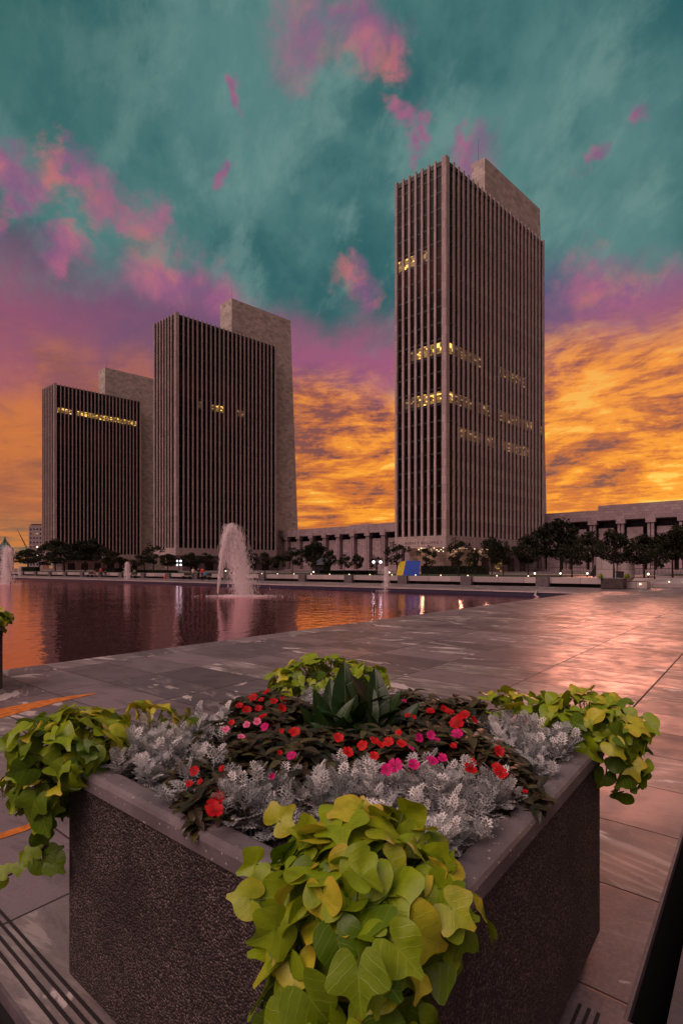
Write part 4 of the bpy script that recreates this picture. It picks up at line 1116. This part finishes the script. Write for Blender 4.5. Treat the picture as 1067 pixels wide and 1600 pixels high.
IP = [(372, 1118, 'dark leaved impatiens with red flowers, leftmost at the rear'), (412, 1108, 'dark leaved impatiens covered in red flowers at the left rear'), (366, 1160, 'dark impatiens with pink flowers at the left'), (415, 1150, 'dark impatiens with pink flowers and one red, left of the broad leaves'),
      (455, 1125, 'dark impatiens with red flowers beside the broad leaves, left side'), (460, 1170, 'dark impatiens with one coral flower, left front of the broad leaves'), (410, 1192, 'dark impatiens with few flowers behind the left front dusty miller'), (470, 1205, 'dark impatiens with a magenta bloom behind the front dusty miller'),
      (535, 1180, 'dark impatiens with orange red flowers in front of the broad leaves, left one'), (590, 1180, 'dark impatiens with the row of orange red flowers in front of the broad leaves'), (630, 1195, 'dark impatiens with magenta flowers behind the right front dusty miller'), (640, 1150, 'dark impatiens with orange and magenta flowers right of the broad leaves'),
      (690, 1180, 'dark impatiens with magenta flowers at the lower right'), (680, 1130, 'dark impatiens with red flowers at the right rear'), (722, 1150, 'dark impatiens with a large red flower at right'), (726, 1120, 'dark impatiens with clustered red flowers at the far right rear'), (740, 1188, 'dark impatiens between the two right silvery clumps'),
      (328, 1248, 'dark impatiens by the left rim with a bright red bloom'), (318, 1212, 'dark impatiens with small red buds below the left silvery clump'), (786, 1205, 'dark impatiens with red blooms near the right rim'), (822, 1232, 'flowerless dark impatiens leaning over the right rim'), (640, 1112, 'dark impatiens behind the broad leaves at right')]
for i, (px, py, lb) in enumerate(IP):
    k = i % 3; p = W(px, py, .90); r, l = p.dot(UR) - P0r, p.dot(UL) - P0l
    lim = .13 if i in (17, 20) else .2
    r = min(max(r, lim), PS - lim); l = min(max(l, lim), PS - lim); p = RL(P0r + r, P0l + l, .79)
    s = 1.0 * (.85 if i in (17, 18, 19, 20) else 1.08)
    if not iused[k]: o = iprot[k]; iused[k] = 1; o.location = p; o.rotation_euler.z = i * .9; o.scale = (s, s, s)
    else: o = copy_thing(iprot[k], p, i * .9, (s, s, s))
    tag(o, lb, None, 'dark leaved impatiens in the foreground planter'); IMP.append((o, p, s, i * .9))
FLW = [(396, 1090, 'red', 1.15), (417, 1082, 'red', 1.1), (386, 1110, 'red', 1.1), (374, 1103, 'red', .9), (404, 1107, 'red', .9), (411, 1120, 'red', 1), (440, 1107, 'red', 1.1), (442, 1094, 'red', 1), (362, 1129, 'coral', .7), (428, 1096, 'red', 1), (408, 1094, 'red', .8),
       (386, 1133, 'pink', .9), (402, 1128, 'pink', .9), (353, 1140, 'pink', .8), (377, 1152, 'pink', .8), (414, 1136, 'magenta', .9), (460, 1144, 'coral', 1.15), (440, 1142, 'coral', .5), (456, 1181, 'magenta', .9), (425, 1213, 'magenta', .5), (437, 1176, 'red', .5),
       (529, 1153, 'coral', 1), (543, 1176, 'coral', 1.05), (566, 1165, 'coral', 1), (584, 1158, 'coral', 1), (594, 1164, 'coral', .8), (607, 1160, 'coral', 1), (627, 1163, 'coral', 1.0), (584, 1182, 'coral', .9), (623, 1146, 'coral', .8), (637, 1118, 'red', .7), (646, 1121, 'red', .6), (546, 1088, 'red', .6),
       (654, 1153, 'magenta', .9), (673, 1149, 'magenta', .9), (641, 1170, 'magenta', .8), (631, 1096, 'magenta', .7), (617, 1197, 'magenta', 1.3), (604, 1203, 'magenta', 1), (714, 1148, 'magenta', 1.2), (675, 1190, 'magenta', 1.1), (691, 1185, 'magenta', .9), (646, 1195, 'magenta', 1), (683, 1156, 'magenta', .5),
       (672, 1112, 'red', 1.1), (693, 1108, 'red', 1), (714, 1130, 'red', 1.6), (726, 1117, 'red', 1.1), (740, 1125, 'red', .9), (703, 1113, 'red', .9), (718, 1121, 'red', 1), (734, 1202, 'red', 1.1), (736, 1192, 'red', .9), (708, 1166, 'red', .7),
       (341, 1247, 'red', 1.0), (336, 1268, 'red', 1.25), (332, 1260, 'red', 1.1), (779, 1174, 'red', 1), (782, 1208, 'red', 1.1), (776, 1200, 'red', .9), (304, 1205, 'red', .8), (296, 1225, 'red', .6), (313, 1222, 'red', .5), (347, 1201, 'red', .6), (820, 1237, 'red', .5)]
rnd = random.Random(5)
for px, py, c, s in FLW:
    z = 1.0 if py < 1235 else .94
    p = W(px, py, z)
    best = min(IMP, key=lambda q: (q[1].xy - p.xy).length)
    f = bpy.data.objects.new('flower', FM[c]); C.objects.link(f); f.parent = best[0]
    v = (p - best[1]); ca, sa = math.cos(-best[3]), math.sin(-best[3]); v = V((v.x * ca - v.y * sa, v.x * sa + v.y * ca, v.z)) / best[2]
    f.location = v
    nrm = V((rnd.gauss(0, .35), -.75 + rnd.gauss(0, .25), 1 + rnd.gauss(0, .2))); nrm = V((nrm.x * ca - nrm.y * sa, nrm.x * sa + nrm.y * ca, nrm.z)).normalized()
    f.rotation_euler = (nrm.to_track_quat('Z', 'Y').to_matrix() @ Matrix.Rotation(rnd.uniform(0, 6), 3, 'Z')).to_euler()
    q = .0185 * s / best[2]; f.scale = (q, q * rnd.uniform(.85, 1), q)

# ---- broad leaved plant in the centre
BT = lance_template(12, .2)
def broad():
    c = W(548, 1130, .95); root = thing('broad_leaved_plant', 'tall dark green plant with broad pointed leaves in the centre of the foreground planter', 'plant', (c.x, c.y, .79))
    rnd = random.Random(61); L = LeafMB()
    for sh in range(11):
        a0 = sh * 2.4; rr = .035 + .105 * (sh / 10) ** .7; bx, by = math.cos(a0) * rr * 1.35, math.sin(a0) * rr; hh = rnd.uniform(.10, .22) * (1 - .35 * sh / 10)
        for k in range(9):
            f = k / 8; b = k * 2.2 + a0 + rnd.uniform(-.4, .4); el = .25 + .95 * f + rnd.uniform(-.2, .2); ln = rnd.uniform(.11, .17)
            p = V((bx * (1 - .2 * f), by, hh * f)); d = V((math.cos(b) * math.cos(el), math.sin(b) * math.cos(el), math.sin(el)))
            nrm = V((-math.cos(b) * math.sin(el), -math.sin(b) * math.sin(el), math.cos(el))) + V((rnd.gauss(0, .3), rnd.gauss(0, .3), 0))
            L.leaf(BT, p, nrm, d, ln, rnd.uniform(.15, .7), rnd.uniform(.1, .65), .05, rnd.random(), rnd.uniform(0, 6))
    # the tall leaves read in outline
    for (px, py, bx, ln, tone, yy) in ((545, 1037, 538, .28, .3, 0), (558, 1048, 560, .24, .35, .03), (596, 1047, 588, .26, .3, 0), (584, 1056, 586, .25, .95, -.02), (512, 1062, 525, .24, .3, .02), (496, 1080, 515, .22, .4, 0), (615, 1080, 602, .22, .35, 0), (470, 1108, 505, .22, .4, -.03), (640, 1100, 605, .22, .3, -.03), (575, 1085, 572, .2, .4, -.06)):
        tip = ray(px, py, c.y + yy); base = V(((bx - CX) / F * c.y, c.y + yy * .3, tip.z - ln * .96)); d = tip - base
        L.leaf(BT, base - V((c.x, c.y, .79)), V((rnd.gauss(0, .9), -1, .25)), d, d.length * 1.04, rnd.uniform(.2, .5), rnd.uniform(.05, .38), .05, tone, rnd.uniform(0, 6))
    L.build('foliage', M['broad'], root, smooth=True, uvs=L.luv)
broad()

# ---------------------------------------------------------------- sky
w = bpy.data.worlds.new('World'); S.world = w; w.use_nodes = True; t = w.node_tree
bg = t.nodes['Background']
gen = coord(t, 'Generated'); x, y, z = sep(t, gen)
az = x._m('ARCTAN2', y); el = z._m('ARCSINE')
nz = noise(t, gen, 3.4, 8, .6, .3) - .5; nz2 = noise(t, gen, 9, 6, .6, .4) - .5
def AE(px, py):
    a = math.atan((px - CX) / F); return a, math.atan((HY - py) / (F / math.cos(a)))
# upper teal cloud deck
deck = noise(t, comb(t, x * 1.0 + z * .7, y, z * 1.2 - x * .5), 3.0, 8, .55, .15)
deckf = noise(t, comb(t, x * 1.3 - z * .8, y, z * .8 + x * .4), 8.5, 8, .62, .15)
teal = mixc(t, deck.ss(.36, .62), lin((46, 94, 98)), lin((86, 128, 126)))
teal = mixc(t, deckf.ss(.46, .68) * .6, teal, lin((112, 146, 142)))
teal = mixc(t, deckf.ss(.45, .28) * .3, teal, lin((34, 80, 92)))
teal = mixc(t, az.ss(-.2, -.65) * el.ss(.45, .8) * .7, teal, lin((26, 84, 82)))
# purple haze just above the orange zone
E = el + nz * .30 + nz2 * .14
leftf = az.ss(.05, -.36)
pur = mixc(t, nz.ss(-.14, .14), lin((92, 80, 120)), lin((158, 88, 120)))
pur = mixc(t, leftf * .45, pur, lin((138, 82, 96)))
sky = mixc(t, E.ss(.52, .40), teal, pur)
# orange zone
lowz = el.ss(.22, .02)
streak_a = noise(t, comb(t, x * 2.6 + z * 1.6, y * 2.6, z * 7 - x * 1.4), 2.2, 9, .66, .35)
streak_b = noise(t, comb(t, x * 2.2, y * 2.2, z * 30 - x * 1.0), 2.4, 9, .64, .25)
streak = streak_a * (lowz * -.75 + 1) + streak_b * (lowz * .75)
streak2 = noise(t, comb(t, x * 6, y * 6, z * 40), 2.6, 8, .66, .2)
val = streak * .74 + streak2 * .26
org = mixc(t, val.ss(.41, .475), lin((122, 76, 70)), lin((208, 114, 50)))
org = mixc(t, val.ss(.475, .535), org, lin((250, 156, 46)))
org = mixc(t, val.ss(.54, .60), org, lin((255, 204, 88)))
org = mixc(t, el.ss(.13, .34) * .6, org, mixc(t, val.ss(.42, .56), lin((138, 80, 82)), lin((240, 146, 70))))
orgl = mixc(t, streak.ss(.35, .65), lin((146, 88, 70)), lin((204, 118, 64)))
orgl = mixc(t, el.ss(.115, .02) * .8, orgl, mixc(t, streak2.ss(.4, .6), lin((92, 100, 84)), lin((206, 128, 66))))
org = mixc(t, leftf, org, orgl)
E2 = el + nz * .32 + nz2 * .16 + leftf * .02 - az.ss(.15, .5) * .03
sky = mixc(t, E2.ss(.41, .27), sky, org)
# pink patches of lit cloud
P = [(470, 55, 44, 90), (560, 70, 62, 66), (525, 28, 40, 30), (380, 176, 10, 9), (625, 186, 26, 26), (752, 226, 42, 40), (740, 198, 26, 16), (924, 241, 22, 16), (990, 152, 18, 14), (350, 297, 13, 11), (108, 396, 34, 22), (560, 450, 42, 24), (580, 470, 24, 18),
     (30, 292, 62, 38), (90, 300, 52, 28), (150, 330, 52, 36), (228, 345, 28, 40), (15, 330, 34, 30), (265, 430, 60, 46), (320, 455, 62, 40), (930, 452, 70, 38), (985, 470, 90, 40), (655, 210, 16, 10), (600, 100, 30, 30), (640, 240, 12, 16), (200, 352, 40, 22)]
wn = noise(t, gen, 5.5, 8, .62, .2, 1); wr, wg, wb = sep(t, wn)
wn2 = noise(t, gen, 18, 6, .65, .2, 1); vr, vg, vb = sep(t, wn2)
azw = az + (wr - .5) * .24 + (vr - .5) * .06; elw = el + (wg - .5) * .24 + (vg - .5) * .07
mask = None
for px, py, rx, ry in P:
    a, e = AE(px, py); a2, _ = AE(px + rx, py); _, e2 = AE(px, py - ry)
    da = (azw - a) * (1 / max(.016, a2 - a)); de = (elw - e) * (1 / max(.016, e2 - e))
    f = (da * da + de * de).pow(.5).ss(1.5, .1)
    mask = f if mask is None else mask.max(f)
mask = (mask * (deckf.ss(.30, .60, .55, 1.1))).min(1.0)
pk = mixc(t, nz2.ss(-.12, .12), lin((134, 84, 128)), lin((182, 98, 130)))
pk = mixc(t, (nz + nz2).ss(.03, .18) * .6, pk, lin((206, 118, 104)))
sky = mixc(t, mask * .8 * el.ss(.36, .44), sky, pk)
# behind the camera: dim dusk, mauve low down, with a bright fill patch added
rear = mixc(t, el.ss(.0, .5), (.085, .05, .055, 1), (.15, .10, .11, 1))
fill_glow = (x * -.42 + y * -.42 + z * .80).ss(.80, 1.0)  # added bright area high in the unseen sky, lights the fronts from behind left
rear = mixc(t, fill_glow, rear, (5.4, 3.7, 3.4, 1))
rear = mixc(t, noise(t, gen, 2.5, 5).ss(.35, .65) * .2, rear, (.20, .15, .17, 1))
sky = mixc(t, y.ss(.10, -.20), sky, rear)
sky = mixc(t, el.ss(.0, -.03), sky, lin((48, 38, 36)))
nk = t.nodes.new('ShaderNodeTexSky'); nk.sky_type = 'NISHITA'; nk.sun_disc = False; nk.sun_elevation = R(6.5); nk.sun_rotation = R(27)
sc2 = t.nodes.new('ShaderNodeVectorMath'); sc2.operation = 'SCALE'; sc2.inputs['Scale'].default_value = .0012; t.links.new(nk.outputs[0], sc2.inputs[0])
ad = mixc(t, 1.0, sky, N(t, sc2.outputs[0]), 'ADD')
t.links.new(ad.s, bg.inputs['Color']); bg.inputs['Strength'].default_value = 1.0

sd = bpy.data.lights.new('sun', 'SUN'); sd.energy = .95; sd.angle = R(13); sd.color = (1, .36, .24)
so = bpy.data.objects.new('sun', sd); C.objects.link(so)
sa, se = R(27), R(6.5); dirn = -Vector((math.sin(sa) * math.cos(se), math.cos(sa) * math.cos(se), math.sin(se))); so.rotation_euler = dirn.to_track_quat('-Z', 'Y').to_euler()

# ---------------------------------------------------------------- camera
cd = bpy.data.cameras.new('camera'); cam = bpy.data.objects.new('camera', cd); C.objects.link(cam); S.camera = cam
cam.location = (0, 0, H0); cam.rotation_euler = (R(90), 0, 0)
cd.sensor_fit = 'VERTICAL'; cd.sensor_height = 36; cd.sensor_width = 24; cd.lens = F / 1600 * 36
cd.shift_y = (HY - 800) / 1600; cd.clip_start = .02; cd.clip_end = 9000
S.view_settings.view_transform = 'Standard'; S.view_settings.look = 'None'; S.view_settings.exposure = 0; S.view_settings.gamma = 1
S.cycles.transparent_max_bounces = 24; S.cycles.max_bounces = 6
